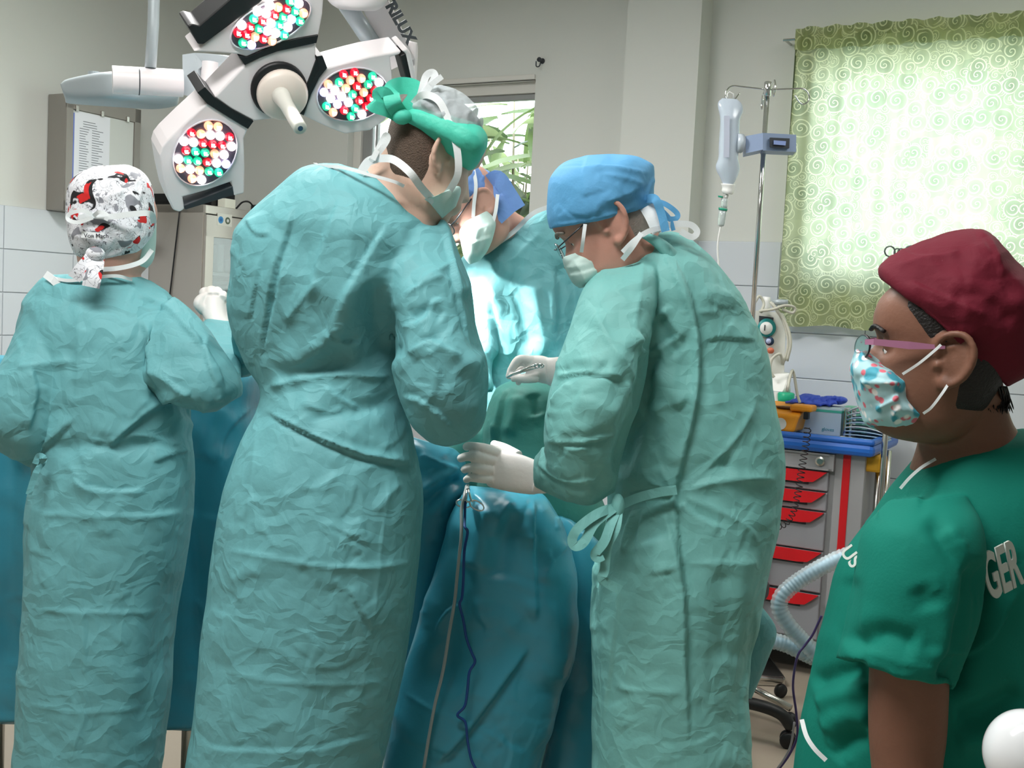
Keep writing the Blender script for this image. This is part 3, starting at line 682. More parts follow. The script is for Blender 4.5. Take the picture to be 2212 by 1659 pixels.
blackhair_m = mat('hair_black', (24, 20, 20), .45, bump=.002, bscale=300, var=.3, vscale=90)
greyhair_m = mat('hair_grey', (150, 138, 130), .7, bump=.002, bscale=380, var=.3, vscale=120)
net_m = mat('hair_net', (196, 206, 210), .8, alpha=.62, bump=.002, bscale=80, var=.18, vscale=30)

# ---- surgeon in the centre (tall, seen from behind)
bR = thing('person', 'tall surgeon at the centre seen from behind, mint headband over grey hairnet', 'person', Vector((P(690, 1659, 2.17).x, 2.17, 0)))
MB = head_mat(P(936, 340, 2.13), -60, 22, 0, .97)
m = M(); head_shape(m, MB)
m.loft([(700, 470, 960, 520, 2.14, .10), (760, 400, 960, 470, 2.13, .07), (800, 355, 950, 425, 2.13, .062), (835, 305, 965, 390, 2.13, .060), (870, 280, 980, 360, 2.13, .06)], 5, 32)
m.loft([(640, 480, 900, 520, 2.16, .09), (560, 600, 860, 640, 2.2, .11), (600, 840, 830, 840, 2.2, .10), (560, 1000, 830, 1000, 2.2, .1)], 4, 32)
m.loft([(840, 520, 960, 520, 2.1, .05), (900, 720, 1010, 720, 2.1, .05), (930, 880, 1010, 900, 2.12, .045)], 4, 20)
legs(m, *P(690, 1500, 2.2).to_2d(), hip=.9)
person_body(bR, m, .0042, skinB, 2)
BC = [  # folds pressed into the back and skirt
 ('f', 7, 26, [(640, 430), (610, 520), (585, 600), (570, 700), (560, 790)]), ('g', 6, 24, [(735, 430), (700, 510), (672, 600), (660, 660)]),
 ('g', 7, 30, [(835, 480), (800, 540), (770, 590), (735, 640), (712, 700), (700, 740)]), ('s', 5, 22, [(690, 600), (650, 650), (610, 700)]),
 ('g', 6, 22, [(600, 560), (590, 640), (572, 730), (565, 770)]), ('f', 5, 18, [(560, 550), (545, 640), (535, 700)]),
 ('r', 9, 30, [(785, 588), (760, 640), (740, 690), (700, 735), (640, 780), (585, 805)]), ('v', 14, 30, [(800, 600), (812, 660), (820, 720), (845, 790)]),
 ('v', 9, 30, [(760, 700), (700, 790), (640, 815), (590, 825)]), ('s', 10, 18, [(567, 838), (660, 818), (750, 808), (820, 812), (850, 790)]),
 ('v', 8, 26, [(570, 815), (660, 795), (760, 785), (840, 780)]), ('f', 5, 20, [(700, 830), (740, 860), (780, 880)]), ('v', 7, 18, [(660, 920), (720, 895), (800, 880), (858, 850)]), ('s', 5, 14, [(650, 870), (710, 890), (745, 880)]),
 ('g', 13, 34, [(562, 885), (620, 915), (690, 950), (780, 985), (850, 1000), (905, 1012)]), ('v', 5, 14, [(570, 878), (690, 937), (790, 970), (880, 995)]),
 ('s', 3.2, 9, [(475, 1185), (530, 1192), (600, 1205), (700, 1220), (800, 1226), (905, 1210)]), ('f', 2.6, 16, [(475, 1185), (530, 1192), (700, 1220), (905, 1210)]),
 ('s', 2.6, 8, [(553, 900), (548, 1000), (540, 1100), (530, 1190), (515, 1290), (498, 1400)]), ('s', 2.4, 10, [(845, 1020), (830, 1120), (815, 1240), (800, 1360)]),
 ('s', 2.6, 9, [(455, 1448), (490, 1455), (600, 1472), (720, 1480), (850, 1470)]), ('f', 3.5, 16, [(420, 1580), (460, 1615), (560, 1620), (700, 1615), (835, 1580)]),
 ('g', 5, 12, [(750, 1265), (770, 1310), (790, 1340), (800, 1365)]), ('s', 4, 14, [(730, 1020), (700, 1050), (650, 1055)]), ('s', 4, 16, [(870, 1040), (840, 1070), (810, 1110)]), ('g', 4, 14, [(700, 1130), (760, 1160), (800, 1180)]),
 ('r', 4, 20, [(880, 870), (850, 840), (880, 760), (940, 700)]), ('s', 6, 14, [(905, 610), (950, 580), (985, 560)]), ('s', 6, 12, [(870, 640), (920, 610), (965, 590)]), ('f', 7, 16, [(860, 700), (910, 690), (935, 650), (960, 640)]),
 ('v', 7, 14, [(880, 690), (930, 670), (960, 690)]), ('f', 7, 20, [(880, 760), (930, 735), (965, 750), (1000, 770)]), ('s', 6, 16, [(925, 740), (940, 800), (935, 850), (905, 880)]), ('f', 7, 18, [(870, 850), (920, 865), (960, 900), (985, 925)]),
 ('r', 8, 26, [(940, 730), (990, 770), (1045, 800)]), ('v', 8, 20, [(1015, 620), (1030, 700), (1050, 770)]), ('g', 8, 26, [(872, 400), (930, 450), (965, 520), (985, 600), (1010, 690), (1025, 750)]), ('s', 4, 10, [(890, 420), (945, 475), (975, 550), (1000, 640)]),
 ('g', 5, 14, [(525, 470), (550, 505), (580, 505)]), ('f', 5, 16, [(700, 700), (730, 730), (790, 740)]), ('s', 5, 12, [(720, 690), (745, 740), (790, 732)])]
gown(bR, 'surgical_gown', [
 [(700, 360, 835, 378, 2.14, .04), (655, 368, 870, 398, 2.14, .075), (600, 402, 915, 440, 2.14, .11), (545, 450, 955, 500, 2.14, .135), (508, 512, 975, 560, 2.15, .15), (500, 590, 960, 640, 2.16, .16), (491, 650, 920, 700, 2.18, .16),
  (498, 710, 890, 750, 2.19, .15), (528, 790, 872, 800, 2.2, .145), (565, 840, 866, 840, 2.2, .145), (553, 890, 872, 880, 2.2, .15), (530, 940, 890, 955, 2.2, .165), (507, 1010, 906, 1014, 2.2, .18), (488, 1100, 914, 1082, 2.2, .19),
  (470, 1190, 906, 1190, 2.2, .2), (455, 1300, 892, 1300, 2.2, .2), (441, 1400, 876, 1400, 2.2, .2), (430, 1500, 858, 1500, 2.2, .2), (420, 1590, 840, 1600, 2.2, .205), (405, 1700, 822, 1700, 2.2, .21), (400, 1960, 810, 1960, 2.2, .21)],
 [(800, 500, 960, 480, 2.12, .07), (835, 590, 1018, 600, 2.09, .10), (848, 690, 1033, 700, 2.07, .105), (855, 780, 1056, 785, 2.06, .105), (866, 850, 1055, 862, 2.06, .10), (892, 912, 1046, 905, 2.07, .085), (930, 950, 1030, 935, 2.08, .055), (965, 962, 1005, 952, 2.09, .02)],
 [(930, 800, 1030, 830, 2.10, .05), (930, 820, 1030, 870, 2.25, .05), (940, 850, 1010, 900, 2.42, .04)],
 [(500, 620, 600, 620, 2.25, .06), (500, 740, 590, 720, 2.4, .05), (520, 820, 590, 800, 2.5, .045)]],
 .0046, gown_m, BC, rnd=110, seed=3, rbox=(440, 560, 1040, 1640), low=2.0, ramp=(.8, 2.6))
# left cuff gown corner flying out at the shoulder
m = M().loft([(560, 440, 585, 470, 2.2, .02), (520, 480, 600, 520, 2.2, .05), (504, 512, 590, 560, 2.2, .06), (508, 560, 570, 640, 2.2, .05)], 4, 20); m.obj('gown_fold', gown_m, bR, True)
shell(bR, 'hair', MB, lambda x, y, z: max(min(-.026 - y, z + .074), min(.045 - y, z - .030)), hair_m)
m = M().loft([(866, 240, 900, 196, 2.12, .05), (872, 250, 950, 182, 2.12, .085), (900, 275, 1002, 198, 2.12, .100), (935, 300, 1036, 240, 2.12, .102), (965, 320, 1046, 290, 2.12, .092), (1000, 335, 1044, 332, 2.12, .065)], 5, 40)
V, N, L, ls = remesh(m, .004, 3); V = fold(V, N, [], rnd=70, seed=8, rbox=(870, 180, 1045, 320), ramp=(.8, 2.2), rlen=(15, 60)); mk_np('hair_net', V, L, ls, net_m, bR)
m = M().loft([(864, 238, 868, 262, 2.08, .02), (900, 241, 892, 280, 2.10, .06), (945, 252, 930, 312, 2.11, .086), (985, 262, 962, 338, 2.12, .104), (1022, 270, 992, 356, 2.12, .108), (1046, 292, 1014, 366, 2.12, .098), (1050, 318, 1030, 358, 2.12, .07)], 5, 44)
V, N, L, ls = remesh(m, .0036, 2)
V = fold(V, N, [('g', 3, 8, [(868, 252), (920, 275), (980, 305), (1030, 340)]), ('g', 2.5, 7, [(880, 262), (930, 300), (990, 345)]), ('g', 3, 8, [(875, 243), (940, 262), (1005, 285), (1040, 310)])], rnd=30, seed=5, rbox=(870, 240, 1040, 365), rdir=(25, 10), ramp=(.4, 1.0)); mk_np('headband', V, L, ls, mint_m, bR)
for pts, wd in (([(868, 252, 2.05), (850, 225, 2.02), (846, 195, 2.03), (868, 185, 2.05), (895, 190, 2.05), (900, 205, 2.05), (885, 230, 2.05), (870, 250, 2.05)], .030),
                ([(866, 252, 2.05), (840, 235, 2.03), (815, 205, 2.02), (832, 200, 2.02), (850, 222, 2.03)], .020), ([(866, 255, 2.05), (838, 240, 2.03), (808, 230, 2.02), (800, 222, 2.02)], .022)):
    strap(bR, 'headband_bow', pts, wd, mint_m, (.5, -.2, .8), .003)
M().ball(P(868, 252, 2.04), .018, 10, (1, .8, .8)).obj('knot', mint_m, bR, True)
for nm, pts, wd in (('tie', [(872, 262, 2.05), (893, 225, 2.05), (915, 205, 2.03), (945, 215, 2.02), (965, 250, 2.02), (985, 310, 2.02), (990, 370, 2.03), (975, 405, 2.05), (955, 432, 2.08)], .013),
                    ('tie', [(900, 230, 2.05), (910, 200, 2.04), (920, 165, 2.04), (935, 157, 2.04), (938, 170, 2.04), (915, 205, 2.04)], .013), ('tie', [(905, 215, 2.05), (930, 185, 2.04), (955, 165, 2.04)], .010),
                    ('tie', [(815, 342, 2.06), (850, 345, 2.02), (885, 372, 2.00), (910, 405, 2.02), (938, 436, 2.06)], .014), ('tie', [(815, 342, 2.06), (795, 350, 2.06), (780, 372, 2.06)], .016),
                    ('tie', [(800, 348, 2.06), (822, 325, 2.05), (838, 300, 2.05), (832, 292, 2.05), (820, 315, 2.05), (805, 345, 2.05)], .010)):
    strap(bR, nm, pts, wd, white_tie, (.6, -.2, .8))
m = M().loft([(916, 430, 945, 424, 2.05, .008), (926, 438, 985, 402, 2.07, .02), (942, 456, 996, 412, 2.08, .02), (955, 472, 985, 446, 2.09, .01)], 4, 24); m.obj('face_mask', mask_m, bR, True)
strap(bR, 'neckline', [(680, 358, 2.10), (740, 362, 2.05), (800, 378, 2.03), (850, 392, 2.03), (872, 402, 2.04)], .006, white_tie, (0, 0, 1), .004)
M().loft([(676, 352, 690, 358, 2.12, .01), (684, 352, 700, 362, 2.12, .012)], 3, 12).obj('collar_tab', white_tie, bR, True)
glove(bR, [(950, 858, 1000, 895, 2.42, .016), (948, 850, 1005, 890, 2.47, .017), (950, 845, 1000, 885, 2.52, .014)],
      [[(995, 880, 2.52), (1000, 885, 2.56), (998, 895, 2.59)], [(985, 870, 2.52), (990, 875, 2.57), (990, 885, 2.60)], [(970, 860, 2.52), (978, 866, 2.57), (980, 876, 2.60)], [(958, 852, 2.52), (965, 858, 2.56), (968, 868, 2.58)], [(1000, 888, 2.46), (1012, 890, 2.50), (1014, 896, 2.53)]], [.010, .010, .010, .009, .011], None)

# ---- older surgeon on the right with the light blue cap
cR = thing('person', 'older surgeon in a light blue cap and rimless glasses, bending left over the table', 'person', Vector((P(1470, 1659, 2.27).x, 2.27, 0)))
MC = head_mat(P(1303, 487, 2.22), 84, 30, -2, 1.0)
m = M(); head_shape(m, MC, 1.28)
m.loft([(1300, 470, 1350, 570, 2.22, .05), (1340, 455, 1375, 580, 2.23, .062), (1400, 480, 1400, 620, 2.24, .07), (1440, 520, 1380, 680, 2.26, .10)], 5, 32)
m.loft([(1370, 600, 1560, 600, 2.27, .08), (1400, 760, 1600, 760, 2.28, .08), (1410, 960, 1600, 960, 2.3, .08), (1400, 1100, 1580, 1100, 2.3, .08)], 4, 30)
m.loft([(1270, 640, 1370, 620, 2.15, .05), (1240, 800, 1340, 810, 2.12, .05), (1230, 960, 1320, 980, 2.13, .05)], 4, 20)
legs(m, *P(1450, 1500, 2.3).to_2d(), hip=.9, foot=(-.9, .3))
person_body(cR, m, .0042, skinC, 2)
eyes(cR, MC, greyhair_m)
CC = [('f', 10, 30, [(1390, 512), (1450, 560), (1485, 630), (1505, 700), (1512, 760), (1510, 830), (1495, 920), (1475, 1000), (1462, 1060), (1468, 1180), (1480, 1300), (1482, 1420), (1488, 1560), (1490, 1656)]),
 ('g', 5, 14, [(1390, 512), (1435, 560), (1470, 640), (1492, 700), (1502, 800), (1490, 900), (1462, 1000)]),
 ('v', 16, 22, [(1396, 740), (1398, 800), (1385, 870), (1365, 930), (1345, 990), (1330, 1040)]), ('s', 6, 16, [(1285, 660), (1310, 730), (1350, 790), (1385, 840)]), ('r', 8, 22, [(1400, 800), (1440, 830), (1480, 880)]),
 ('s', 8, 18, [(1430, 660), (1450, 700), (1480, 730)]), ('v', 9, 20, [(1420, 680), (1440, 730), (1470, 770)]), ('f', 9, 24, [(1370, 710), (1395, 755), (1430, 745), (1470, 720)]), ('v', 9, 20, [(1375, 740), (1400, 770), (1430, 760)]),
 ('s', 5, 14, [(1390, 520), (1385, 600), (1372, 680), (1365, 740)]), ('g', 9, 24, [(1195, 820), (1240, 808), (1300, 812), (1350, 820)]), ('v', 7, 16, [(1200, 800), (1250, 798), (1320, 806)]), ('s', 6, 16, [(1350, 820), (1370, 870), (1380, 920)]),
 ('f', 6, 12, [(1190, 870), (1210, 840), (1225, 820)]), ('f', 6, 10, [(1187, 900), (1200, 860), (1215, 835)]), ('g', 9, 22, [(1185, 955), (1240, 955), (1300, 950), (1345, 935)]), ('v', 7, 16, [(1190, 940), (1260, 945), (1330, 930)]),
 ('s', 6, 18, [(1200, 930), (1230, 965), (1280, 960)]), ('g', 7, 18, [(1165, 1000), (1200, 1030), (1250, 1045), (1300, 1035)]), ('s', 5, 14, [(1180, 960), (1175, 1010), (1180, 1040)]), ('r', 7, 24, [(1240, 860), (1300, 880), (1340, 900)]),
 ('f', 10, 18, [(1350, 1072), (1400, 1062), (1462, 1052)]), ('v', 8, 14, [(1345, 1086), (1400, 1076), (1462, 1066)]), ('s', 7, 18, [(1465, 1060), (1540, 1000), (1600, 930), (1640, 850)]), ('s', 8, 20, [(1468, 1062), (1540, 1040), (1620, 1030), (1670, 1035)]),
 ('s', 6, 18, [(1468, 1068), (1540, 1100), (1600, 1130), (1640, 1180)]), ('v', 8, 20, [(1468, 1052), (1530, 1010), (1590, 1000)]), ('f', 7, 22, [(1475, 1080), (1500, 1110), (1560, 1140)]), ('s', 6, 16, [(1460, 1060), (1430, 1010), (1410, 960)]), ('s', 6, 16, [(1458, 1062), (1400, 1030), (1380, 980)]),
 ('g', 6, 16, [(1370, 1095), (1350, 1150), (1345, 1200)]), ('g', 6, 16, [(1395, 1090), (1380, 1160), (1375, 1240)]), ('f', 7, 18, [(1440, 1100), (1460, 1180), (1475, 1260)]), ('r', 8, 26, [(1415, 1160), (1430, 1200), (1440, 1240)]),
 ('s', 2.8, 8, [(1478, 1218), (1560, 1216), (1640, 1214)]), ('s', 3, 9, [(1325, 1475), (1360, 1488), (1420, 1492), (1485, 1496)]), ('f', 4, 16, [(1345, 1240), (1335, 1340), (1325, 1440), (1320, 1480), (1310, 1560)]),
 ('g', 5, 18, [(1525, 740), (1560, 730), (1640, 735)]), ('s', 3, 12, [(1500, 675), (1560, 672)]), ('r', 8, 34, [(1600, 1180), (1590, 1300), (1600, 1420)]), ('v', 8, 26, [(1560, 1220), (1570, 1340), (1560, 1440)]), ('g', 6, 20, [(1628, 1300), (1615, 1420), (1600, 1520), (1605, 1640)]),
 ('s', 5, 14, [(1500, 700), (1505, 780), (1500, 900)]), ('r', 6, 22, [(1420, 860), (1440, 940), (1455, 1010)]), ('v', 7, 20, [(1400, 880), (1410, 960), (1430, 1020)])]
gown(cR, 'surgical_gown', [
 [(1395, 508, 1450, 500, 2.26, .03), (1372, 520, 1485, 512, 2.26, .07), (1330, 560, 1532, 555, 2.27, .11), (1310, 610, 1575, 610, 2.28, .14), (1300, 680, 1622, 680, 2.29, .155), (1300, 770, 1655, 765, 2.3, .165), (1305, 860, 1667, 855, 2.3, .17),
  (1315, 950, 1674, 950, 2.3, .17), (1308, 1020, 1679, 1030, 2.3, .165), (1312, 1070, 1679, 1080, 2.3, .16), (1308, 1140, 1674, 1140, 2.3, .17), (1288, 1210, 1660, 1210, 2.3, .18), (1276, 1300, 1641, 1300, 2.3, .185), (1277, 1400, 1614, 1400, 2.3, .185),
  (1283, 1500, 1608, 1500, 2.3, .185), (1282, 1600, 1612, 1600, 2.3, .185), (1280, 1700, 1616, 1700, 2.3, .19), (1280, 1950, 1620, 1950, 2.3, .19)],
 [(1290, 585, 1420, 560, 2.2, .05), (1258, 628, 1415, 610, 2.17, .085), (1222, 720, 1405, 700, 2.14, .10), (1198, 790, 1398, 790, 2.12, .105), (1186, 850, 1385, 870, 2.11, .105), (1182, 910, 1362, 930, 2.11, .105), (1182, 960, 1345, 985, 2.12, .10), (1190, 1010, 1330, 1045, 2.13, .085), (1220, 1050, 1300, 1080, 2.14, .05)],
 [(1320, 960, 1330, 1060, 2.13, .06), (1270, 940, 1275, 1088, 2.13, .085), (1225, 945, 1225, 1080, 2.15, .075), (1190, 965, 1188, 1066, 2.19, .06), (1160, 990, 1156, 1048, 2.24, .045)],
 [(1240, 760, 1350, 760, 2.3, .06), (1215, 775, 1280, 860, 2.42, .05), (1188, 772, 1196, 838, 2.5, .035)]],
 .0046, gownC_m, CC, rnd=100, seed=11, rbox=(1190, 600, 1670, 1640), low=2.0, ramp=(.7, 2.3))
m = M().loft([(1560, 1300, 1642, 1305, 2.32, .03), (1560, 1340, 1676, 1362, 2.33, .05), (1570, 1420, 1655, 1430, 2.33, .05), (1570, 1500, 1622, 1510, 2.33, .03)], 5, 28); m.obj('gown_flap', gown_m, cR, True)
# collar flap, ties and waist bow
m = M().loft([(1380, 502, 1384, 512, 2.15, .004), (1410, 506, 1412, 532, 2.16, .008), (1445, 525, 1440, 565, 2.165, .010), (1475, 560, 1466, 610, 2.17, .008), (1495, 610, 1488, 640, 2.18, .004)], 5, 20); m.obj('collar_flap', gownC_m, cR, True)
bowm = gownC_m
for pts in ([(1330, 1095, 2.08), (1290, 1110, 2.05), (1250, 1140, 2.04), (1236, 1165, 2.04), (1243, 1180, 2.04), (1262, 1170, 2.04), (1285, 1130, 2.05), (1325, 1098, 2.07)], [(1334, 1095, 2.08), (1320, 1130, 2.06), (1305, 1170, 2.05), (1286, 1195, 2.05), (1290, 1205, 2.05), (1303, 1200, 2.05)],
            [(1336, 1095, 2.08), (1330, 1140, 2.06), (1312, 1180, 2.06), (1306, 1230, 2.06), (1302, 1252, 2.06), (1340, 1275, 2.07)], [(1325, 1100, 2.10), (1370, 1078, 2.13), (1420, 1064, 2.12), (1462, 1058, 2.11)]):
    strap(cR, 'waist_tie', pts, .018, bowm, (.3, -.3, .9), .003)
M().ball(P(1334, 1095, 2.08), .017, 10, (.8, .8, 1.5)).obj('tie_knot', bowm, cR, True)
m = M().loft([(1186, 497, 1404, 446, 2.22, .088), (1180, 470, 1412, 428, 2.22, .102), (1180, 430, 1413, 395, 2.22, .106), (1187, 388, 1412, 362, 2.22, .104), (1202, 362, 1400, 350, 2.22, .096), (1225, 344, 1370, 338, 2.22, .07), (1262, 333, 1325, 331, 2.22, .03)], 6, 48)
V, N, L, ls = remesh(m, .0036, 2)
V = fold(V, N, [('s', 2.5, 7, [(1192, 362), (1240, 352), (1300, 358), (1360, 366), (1410, 372)]), ('f', 3, 12, [(1192, 362), (1300, 358), (1410, 372)]), ('f', 2.5, 8, [(1186, 484), (1240, 478), (1300, 464), (1400, 438)]), ('s', 3, 12, [(1300, 375), (1350, 385), (1395, 400)]), ('g', 3, 14, [(1300, 440), (1350, 425), (1400, 400)]), ('v', 3, 9, [(1290, 455), (1340, 445), (1390, 425)]), ('f', 4, 10, [(1390, 440), (1400, 410), (1412, 380)])],
         rnd=24, seed=2, rbox=(1200, 360, 1400, 470), ramp=(.4, 1.4)); mk_np('surgical_cap', V, L, ls, bluecap_m, cR)
for pts, wd in (([(1395, 430, 2.16), (1415, 430, 2.13), (1428, 460, 2.13), (1438, 500, 2.13)], .016), ([(1400, 432, 2.16), (1435, 440, 2.15), (1462, 460, 2.15), (1460, 472, 2.15), (1440, 470, 2.15), (1418, 445, 2.15)], .010), ([(1415, 440, 2.15), (1445, 470, 2.15), (1455, 498, 2.15)], .008)):
    strap(cR, 'cap_tie', pts, wd, bluecap_m, (.7, -.2, .5), .002)
shell(cR, 'hair', MC, lambda x, y, z: min(.03 - y, max(z - .012, min(-.045 - y, z + .055))), greyhair_m, .016)
m = M().loft([(1216, 557, 1266, 540, 2.22, .030), (1219, 572, 1290, 556, 2.22, .052), (1229, 594, 1302, 576, 2.22, .055), (1240, 612, 1296, 598, 2.22, .05), (1254, 622, 1276, 612, 2.22, .02)], 5, 30)
V, N, L, ls = remesh(m, .003, 1); V = fold(V, N, [('f', 3, 8, [(1222, 575), (1255, 570), (1288, 560)]), ('f', 3, 8, [(1228, 592), (1260, 588), (1296, 578)]), ('s', 3, 6, [(1240, 560), (1260, 590), (1268, 615)])], facet=.4); mk_np('face_mask', V, L, ls, mask_m, cR)
for pts, wd in (([(1264, 484, 2.135), (1260, 515, 2.135), (1256, 545, 2.15)], .007), ([(1345, 545, 2.14), (1370, 520, 2.13), (1400, 500, 2.14), (1430, 492, 2.15)], .010), ([(1420, 498, 2.15), (1450, 485, 2.15), (1490, 485, 2.15), (1506, 500, 2.15), (1495, 512, 2.15), (1470, 500, 2.15)], .012), ([(1398, 445, 2.16), (1412, 470, 2.15), (1425, 500, 2.15)], .030)):
    strap(cR, 'tie', pts, wd, white_tie, (.6, -.2, .7))
strap(cR, 'neckline', [(1345, 560, 2.14), (1365, 535, 2.12), (1378, 515, 2.12), (1385, 505, 2.13)], .010, white_tie, (.8, 0, .5), .004)
gl_ = thing('eyeglasses', 'rimless eyeglasses with thin grey temples worn by the older surgeon', 'glasses', MC @ Vector((0, .095, 0)))
lens_m = mat('lens', (225, 240, 240), .03, trans=.95); rim_m = mat('rim', (70, 74, 78), .3, .8)
def lensdisc(root, MX, sx, mt, rim, rimm=None, sl=.12):
    c = MX @ Vector((sx * .033, .100, -.006)); ax = MX.to_3x3().normalized() @ Vector((sx * sl, 1, 0))
    q = [MX @ Vector((sx * .033 + .024 * math.cos(a), .100 - sx * sl * .024 * math.cos(a), -.006 + .017 * math.sin(a))) for a in [2 * math.pi * i / 24 for i in range(24)]]
    M().prism(q, ax.normalized() * .0015).obj('lens', mt, root, False); M().tube(q, rim, 6, closed=True).obj('rim', rimm or rim_m, root, True)
for sx in (-1, 1):
    lensdisc(gl_, MC, sx, lens_m, .0007); M().tube([MC @ Vector((sx * .057, .097, 0)), MC @ Vector((sx * .074, .086, .002)), MC @ Vector((sx * .0775, .01, .022))], .0014, 6).obj('temple', rim_m, gl_, True)
M().tube(curve([MC @ Vector((-.009, .102, -.002)), MC @ Vector((0, .108, .002)), MC @ Vector((.009, .102, -.002))]), .0012, 6).obj('bridge', rim_m, gl_, True)
# gloved hand holding the drape edge
glove(cR, [(1170, 1000, 1165, 1066, 2.25, .022), (1135, 985, 1145, 1068, 2.27, .022), (1100, 975, 1100, 1062, 2.29, .021), (1068, 968, 1058, 1052, 2.31, .017), (1056, 972, 1050, 1044, 2.31, .010)],
      [[(1078, 978, 2.30), (1045, 968, 2.29), (1016, 964, 2.31), (1008, 965, 2.33)], [(1072, 995, 2.30), (1035, 988, 2.285), (1010, 986, 2.30), (996, 990, 2.33)], [(1068, 1016, 2.30), (1035, 1012, 2.285), (1014, 1010, 2.30), (1004, 1014, 2.33)], [(1066, 1036, 2.30), (1038, 1034, 2.29), (1016, 1032, 2.30), (1008, 1036, 2.33)], [(1120, 985, 2.31), (1090, 968, 2.35), (1068, 960, 2.39)]],
      [.0112, .0115, .0112, .0102, .0118], [(1200, 990, 1195, 1060, 2.22, .033), (1180, 992, 1176, 1066, 2.24, .030), (1160, 996, 1150, 1066, 2.25, .024)])
# upper gloved hand with the needle holder
glove(cR, [(1192, 775, 1196, 832, 2.49, .020), (1170, 768, 1172, 828, 2.50, .022), (1145, 768, 1150, 822, 2.51, .020), (1130, 774, 1136, 812, 2.51, .012)],
      [[(1148, 778, 2.50), (1122, 776, 2.49), (1108, 792, 2.49), (1104, 806, 2.50)], [(1148, 788, 2.52), (1124, 782, 2.52), (1106, 796, 2.52), (1100, 812, 2.53)], [(1150, 800, 2.54), (1130, 796, 2.55), (1114, 806, 2.55), (1110, 818, 2.55)], [(1155, 812, 2.55), (1138, 812, 2.56), (1124, 818, 2.56), (1120, 826, 2.56)], [(1160, 816, 2.485), (1136, 818, 2.475), (1116, 816, 2.48), (1108, 810, 2.49)]],
      [.0105, .0105, .010, .009, .0115], [(1212, 770, 1216, 842, 2.46, .03), (1194, 772, 1198, 838, 2.48, .028), (1180, 772, 1184, 832, 2.49, .022)])
nh = thing('needle_holder', 'steel needle holder gripped in the upper gloved hand', 'instrument', P(1140, 800, 2.46))
for o in (-1, 1): M().tube(pc([(1094, 815, 2.47), (1110, 808 + o, 2.463), (1135, 799 + o * 2.5, 2.458), (1158, 791 + o * 3, 2.458), (1172, 789 + o * 2, 2.46)], 4), .0022, 8).obj('shank', chrome_m, nh, True)
for o in (0, 9): M().tube([P(1160 + o + 6 * math.cos(a), 790 + 3.5 * math.sin(a), 2.456) for a in [i * .524 for i in range(12)]], .0018, 6, closed=True).obj('finger_ring', chrome_m, nh, True)

# ---- surgeon on the far side (violet-blue cap)
dR = thing('person', 'far-side surgeon in a violet-blue tied cap leaning over the brightly lit field', 'person', Vector((P(1130, 900, 3.0).x, 3.0, 0)))
MD = head_mat(P(1018, 452, 2.92), 116, 40, 12, .92)
m = M(); head_shape(m, MD)
m.loft([(1030, 430, 1030, 540, 2.94, .04), (1062, 425, 1060, 555, 2.98, .055), (1100, 450, 1075, 560, 3.0, .06), (1150, 480, 1070, 600, 3.02, .08)], 5, 28)
m.loft([(1060, 560, 1230, 560, 3.04, .08), (1050, 800, 1250, 800, 3.05, .1), (1050, 1000, 1250, 1000, 3.05, .1)], 4, 28); legs(m, P(1140, 1000, 3.05).x, 3.08, hip=.9, foot=(0, -1))
person_body(dR, m, .0048, skinA, 2); eyes(dR, MD, hair_m)
DC = [('r', 12, 16, [(1060, 600), (1080, 700), (1110, 790)]), ('v', 10, 16, [(1100, 580), (1130, 680), (1150, 760)]), ('r', 12, 16, [(1150, 600), (1165, 700), (1175, 780)]), ('r', 10, 14, [(1190, 580), (1195, 680), (1185, 760)]), ('v', 10, 14, [(1210, 560), (1215, 640), (1205, 740)]), ('s', 8, 12, [(1060, 570), (1110, 560), (1170, 500)]), ('r', 10, 14, [(1040, 620), (1050, 700), (1070, 780)]), ('s', 6, 10, [(1085, 560), (1120, 640), (1165, 690)])]
gown(dR, 'surgical_gown', [
 [(1070, 515, 1180, 445, 3.04, .04), (1012, 542, 1210, 455, 3.04, .09), (990, 575, 1240, 500, 3.05, .12), (985, 620, 1262, 580, 3.05, .14), (980, 680, 1275, 680, 3.05, .15), (995, 780, 1275, 780, 3.05, .15), (1000, 900, 1270, 900, 3.05, .15), (1000, 1100, 1280, 1100, 3.05, .16), (1000, 1750, 1280, 1750, 3.05, .17)],
 [(1040, 590, 1090, 600, 3.0, .06), (1000, 660, 1080, 700, 2.95, .06), (990, 740, 1060, 790, 2.88, .055), (1010, 800, 1060, 845, 2.80, .045)],
 [(1200, 480, 1290, 560, 3.05, .07), (1230, 600, 1310, 620, 3.0, .07), (1230, 740, 1300, 740, 2.95, .06), (1190, 800, 1230, 840, 2.8, .045)]],
 .006, gown_m, DC, rnd=40, seed=21, rbox=(1000, 480, 1260, 800), low=3.0)
strap(dR, 'neckline', [(1045, 535, 2.92), (1070, 528, 2.93), (1110, 500, 2.93), (1150, 462, 2.95), (1190, 445, 3.0)], .012, white_tie, (.7, 0, .7), .004)
m = M().loft([(975, 420, 948, 465, 2.92, .045), (985, 385, 985, 468, 2.92, .08), (1000, 365, 1018, 455, 2.93, .092), (1030, 362, 1045, 435, 2.95, .088), (1058, 372, 1062, 420, 2.98, .06)], 5, 40)
V, N, L, ls = remesh(m, .004, 2); V = fold(V, N, [], rnd=40, seed=4, rbox=(950, 360, 1060, 465), ramp=(.8, 2.4), rlen=(15, 50)); mk_np('surgical_cap', V, L, ls, blueband_m, dR)
